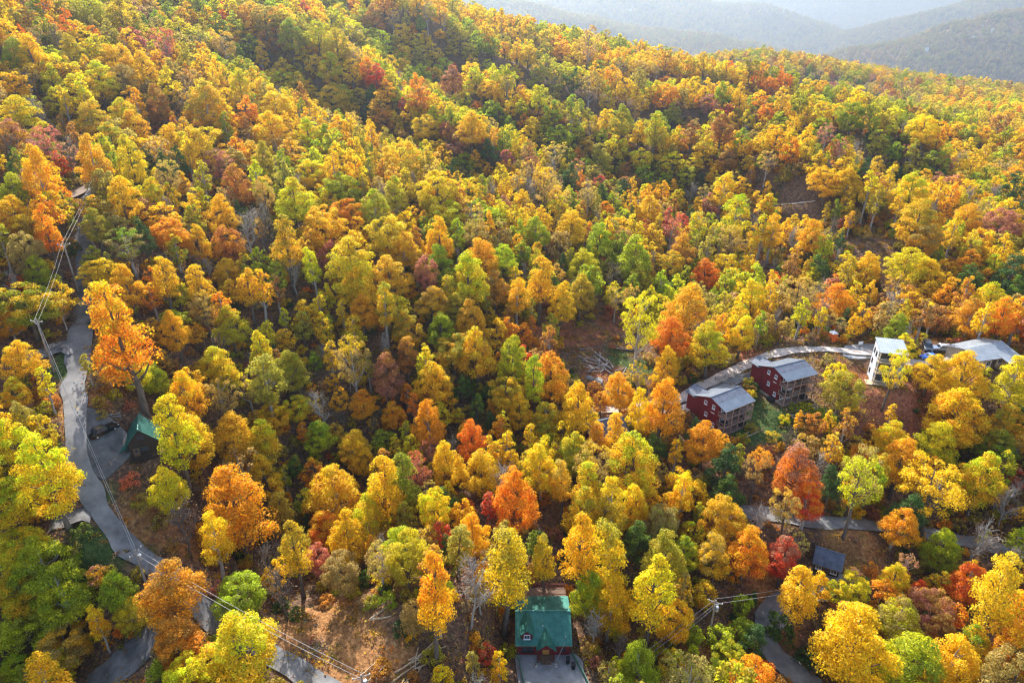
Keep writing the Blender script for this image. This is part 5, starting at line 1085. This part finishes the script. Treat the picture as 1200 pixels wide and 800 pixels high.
def scatter(name, protos, rows):
    """rows: (x, y, z, rot, sx, sz, proto, tint, tint2)"""
    c = bpy.data.collections.new(name+'_kinds')
    for i, p in enumerate(protos): c.objects.link(bpy.data.objects.new('kind_%02d' % i, p))
    n = len(rows); me = bpy.data.meshes.new(name); me.vertices.add(n); me.vertices.foreach_set('co', np.array([r[:3] for r in rows], np.float32).ravel())
    def at_(nm, ty, key, arr): q = me.attributes.new(nm, ty, 'POINT'); q.data.foreach_set(key, np.ascontiguousarray(arr).ravel())
    at_('turn', 'FLOAT_VECTOR', 'vector', np.array([(0, 0, r[3]) for r in rows], np.float32)); at_('size', 'FLOAT_VECTOR', 'vector', np.array([(r[4], r[4], r[5]) for r in rows], np.float32))
    at_('kind', 'INT', 'value', np.array([r[6] for r in rows], np.int32))
    for nm, j in (('tint', 7), ('tint2', 8)): at_(nm, 'FLOAT_COLOR', 'color', np.array([(*r[j], 1) for r in rows], np.float32))
    o = stuff(link(name, me)); ng = bpy.data.node_groups.new(name, 'GeometryNodeTree'); N, Lk = ng.nodes.new, ng.links.new
    ng.interface.new_socket('Geometry', in_out='INPUT', socket_type='NodeSocketGeometry'); ng.interface.new_socket('Geometry', in_out='OUTPUT', socket_type='NodeSocketGeometry')
    gi, go = N('NodeGroupInput'), N('NodeGroupOutput'); ip = N('GeometryNodeInstanceOnPoints'); ci = N('GeometryNodeCollectionInfo')
    ci.inputs['Collection'].default_value = c; ci.inputs['Separate Children'].default_value = True; ci.inputs['Reset Children'].default_value = True
    def na(nm, ty): q = N('GeometryNodeInputNamedAttribute'); q.data_type = ty; q.inputs['Name'].default_value = nm; return q.outputs[0]
    e = N('FunctionNodeEulerToRotation'); Lk(na('turn', 'FLOAT_VECTOR'), e.inputs[0])
    Lk(gi.outputs[0], ip.inputs['Points']); Lk(ci.outputs[0], ip.inputs['Instance']); ip.inputs['Pick Instance'].default_value = True
    Lk(na('kind', 'INT'), ip.inputs['Instance Index']); Lk(e.outputs[0], ip.inputs['Rotation']); Lk(na('size', 'FLOAT_VECTOR'), ip.inputs['Scale']); Lk(ip.outputs[0], go.inputs[0])
    md = o.modifiers.new('spread', 'NODES'); md.node_group = ng; return o
def protoset(scale):
    """coarser stand of the same species for trees farther off"""
    P, ix = [], {}
    def add(key, n, fn, lm, bm_):
        ix[key] = (len(P), n)
        for i in range(n): d, mb = fn(i); P.append(joined(d, mb, M[lm], M[bm_]))
    k = scale; q = lambda v: max(8, int(v/k))
    add('dome', 3, lambda i: grow(1100+i, 'dome', 8.8, 13.5, 5.0, 44, q(70), .50*k**.5), 'leaf', 'bark')
    add('round', 3, lambda i: grow(1200+i, 'round', 9.4, 11.4, 4.8, 44, q(70), .52*k**.5), 'leaf', 'bark')
    add('tall', 2, lambda i: grow(1300+i, 'tall', 5.8, 11.5, 7.0, 34, q(56), .46*k**.5, rc=(.16, .24)), 'leaf', 'palebark')
    add('open', 2, lambda i: grow(1400+i, 'open', 9.0, 10.5, 7.0, 38, q(44), .44*k**.5, rc=(.10, .16), inner=.2), 'leaf', 'palebark')
    add('pine', 2, lambda i: grow(1500+i, 'pine', 6.4, 11, 4.0, 36, q(80), .44*k**.5, ratio=.4), 'needle', 'bark')
    add('bare', 2, lambda i: bare(1600+i, 7, 8.5, 5, 160), 'leaf', 'palebark')
    return P, ix
def row(T, ix):
    a, b = tints(T['cc']); o, n = ix[T['spec']]; return (*T['p'], T['rot'], T['s'], T['sz'], o+int(rng.integers(n)), a, b)
P1, X1 = protoset(1.6); P2, X2 = protoset(3.0); P3, X3 = protoset(8.0)
rest = [T for k, T in enumerate(TR) if k not in chosen_set]
scatter('forest', P1, [row(T, X1) for T in rest if T['t'] < 480])
scatter('ridge_forest', P2, [row(T, X2) for T in rest if T['t'] >= 480])
# wooded mountains across the valley
n = 230000; yy = np.sqrt(rng.uniform(1150**2, 11000**2, n)); xx = rng.uniform(-.14, .86, n)*yy; zz = ground(xx, yy); q = proj(np.stack([xx, yy, zz+8], -1))
ok = (q[:, 0] > 500) & (q[:, 0] < 1330) & (q[:, 1] > -40) & (q[:, 1] < 130)
ok &= rng.random(n) < np.clip(1.5-yy/5200, .2, 1)
xx, yy, zz = xx[ok], yy[ok], zz[ok]; seen = np.ones(len(xx), bool)
for f in np.linspace(.12, .985, 34): seen &= 100+(zz+14-100)*f > ground(xx*f, yy*f)-2
xx, yy, zz = xx[seen], yy[seen], zz[seen]; rows = []
for x, y, z in zip(xx, yy, zz):
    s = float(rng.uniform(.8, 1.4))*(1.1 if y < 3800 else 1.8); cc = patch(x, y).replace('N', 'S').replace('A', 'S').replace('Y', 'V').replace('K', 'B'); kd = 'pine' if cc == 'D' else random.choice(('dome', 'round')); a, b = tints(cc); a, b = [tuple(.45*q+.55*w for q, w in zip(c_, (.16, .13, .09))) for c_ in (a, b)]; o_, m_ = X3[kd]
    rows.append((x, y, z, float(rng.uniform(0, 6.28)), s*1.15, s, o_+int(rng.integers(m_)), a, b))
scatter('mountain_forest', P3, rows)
print('trees', len(TR), 'hand', HAND, 'single', len(chosen), 'mountain', len(rows))
# undergrowth: low bushes and saplings all over the forest floor
SP_ = [joined(SPEC['shrub'][i][5], MB().tube([(0, 0, -.3), (0, 0, 1.2)], [.06, .03], 4, False), M['leaf'], M['bark']) for i in range(4)]
n = 26000; yy = np.sqrt(rng.uniform(38**2, 400**2, n)); xx = rng.uniform(-1, 1, n)*(yy*.92+30); zz = ground(xx, yy); q = proj(np.stack([xx, yy, zz], -1))
ok = (q[:, 0] > -80) & (q[:, 0] < 1280) & (q[:, 1] < 880); rows = []
zmask = np.maximum(zo*.8, np.maximum(zg, zr)); ZI = lambda x, y: zmask[np.clip(np.searchsorted(GY, y), 0, len(GY)-1), np.clip(np.searchsorted(GX, x), 0, len(GX)-1)]
for k in np.where(ok)[0]:
    x, y, z = float(xx[k]), float(yy[k]), float(zz[k])
    if rng.random() < .85*ZI(x, y): continue
    if blocked(x, y, .3) or (hides(q[k, 0], q[k, 1]-3, 3, 3, q[k, 2]-4) and rng.random() < .85): continue
    cc = random.choice('VVVSSBBBNNNKDGAOY'); s = float(rng.uniform(.35, .95)); a, b = tints(cc); rows.append((x, y, z-.1, float(rng.uniform(0, 6.28)), s, s*float(rng.uniform(.7, 1.3)), int(rng.integers(4)), a, b))
scatter('undergrowth', SP_, rows); print('undergrowth', len(rows))
# bushes one can pick out
SL = []
for line in SHRUBS.split(';'):
    a = line.split(); px, py, w, h = [float(v) for v in a[:4]]; p, t = cast(px, py, 1.0)
    if p is None: continue
    s = min(max(w*t/FOC/3.4, .4), 2.2); SL.append(dict(spec='shrub', p=(p[0], p[1], float(ground(p[0], p[1]))), s=s, sz=min(max(h*t/FOC/2.9, .7*s), 1.5*s), cc=a[4], px=px, py=py))
def label_shrubs():
    used = {}; out = []
    for i, S in enumerate(SL):
        m = min(MARKS, key=lambda q: math.hypot(S['px']-q[1], S['py']-q[2])); d = math.hypot(S['px']-m[1], S['py']-m[2]); a, b = S['cc'][0], S['cc'][1:2]
        col = CNAME[a] if not b else f"{CNAME[a]} and {CNAME[b]}"
        used.setdefault(f"{col} leafy bush {heading(S['px']-m[1], S['py']-m[2])} {m[0]}", []).append((d, i))
    for key, l in used.items():
        for j, (d, i) in enumerate(sorted(l)): out.append((i, key if len(l) == 1 else f"{key}, {NTH[j]}"))
    return dict(out)
LS = label_shrubs()
for i, S in enumerate(SL):
    cm, tm = SPEC['shrub'][i % 4][:2]; r = thing('shrub', LS[i], 'bush', S['p'], float(rng.uniform(0, 6.28)), 'bushes on the forest floor and banks'); r.scale = (S['s'], S['s'], S['sz'])
    link('trunk', tm, r); c = link('crown', cm, r); a, b = tints(S['cc']); c['tint'] = list(a); c['tint2'] = list(b)

# fallen leaves: flat scraps lying in drifts on the floor, thickest on the clearings and along the road edges
def drift(i):
    g = np.random.default_rng(900+i); n = 46; r = abs(g.normal(size=n))*.9; th = g.uniform(0, 6.28, n); P = np.c_[r*np.cos(th), r*np.sin(th), .05+.05*g.random(n)]
    V, F_ = cards(P, unit(g.normal(size=(n, 3))*.35+np.array([0, 0, 1])), .24*g.uniform(.5, 1.5, n), .75, g); return joined((V, F_, g.random(n), g.random(n)), MB().tube([(-.8, .1, .05), (.7, -.2, .1)], [.035, .015], 3, False), M['leaf'], M['bark'])
n = 30000; yy = np.sqrt(rng.uniform(38**2, 250**2, n)); xx = rng.uniform(-1, 1, n)*(yy*.92+30); zz = ground(xx, yy); q = proj(np.stack([xx, yy, zz], -1)); rows = []
ok = (q[:, 0] > -60) & (q[:, 0] < 1260) & (q[:, 1] < 860)
for k in np.where(ok)[0]:
    x, y = float(xx[k]), float(yy[k]); d = (np.hypot(RALL[:, 0]-x, RALL[:, 1]-y)-RALL[:, 2]).min(); z = float(zz[k])
    if d < -1.3 and rng.random() < .94: continue
    if -1.3 <= d < 0 and rng.random() < .5: continue
    if d < .3: z += .24
    if any(in_poly(np.array([x]), np.array([y]), P)[0] for P in YP.values()) or rng.random() < .8*zg[min(np.searchsorted(GY, y), len(GY)-1), min(np.searchsorted(GX, x), len(GX)-1)]: continue
    cc = random.choice('BBASSNNKOAV'); a, b = tints(cc); a, b = [tuple(v*.72 for v in c_) for c_ in (a, b)]; s = float(rng.uniform(.6, 1.5)) if d > 0 else .45
    rows.append((x, y, z, float(rng.uniform(0, 6.28)), s, s, int(rng.integers(3)), a, b))
scatter('fallen_leaves', [drift(i) for i in range(3)], rows); print('litter', len(rows))

# ---------------------------------------------------------------- haze: one closed box of thin even air round everything
def haze(density):
    mb = MB(); lo, hi = GZ.min()-1.5, max(GZ.max(), 100)+40
    mb.hexa([(GX[0]-20, GY[0]-20, lo), (GX[-1]+20, GY[0]-20, lo), (GX[-1]+20, GY[-1]+20, lo), (GX[0]-20, GY[-1]+20, lo)],
            [(GX[0]-20, GY[0]-20, hi), (GX[-1]+20, GY[0]-20, hi), (GX[-1]+20, GY[-1]+20, hi), (GX[0]-20, GY[-1]+20, hi)])
    m = bpy.data.materials.new('haze_air'); nt, N, Lk = nodes(m); out = N('ShaderNodeOutputMaterial'); v = N('ShaderNodeVolumePrincipled')
    v.inputs['Color'].default_value = (.54, .64, .75, 1); v.inputs['Density'].default_value = density; v.inputs['Anisotropy'].default_value = .62
    Lk(v.outputs[0], out.inputs['Volume']); stuff(mb.build('haze', m))
haze(1.2e-4)
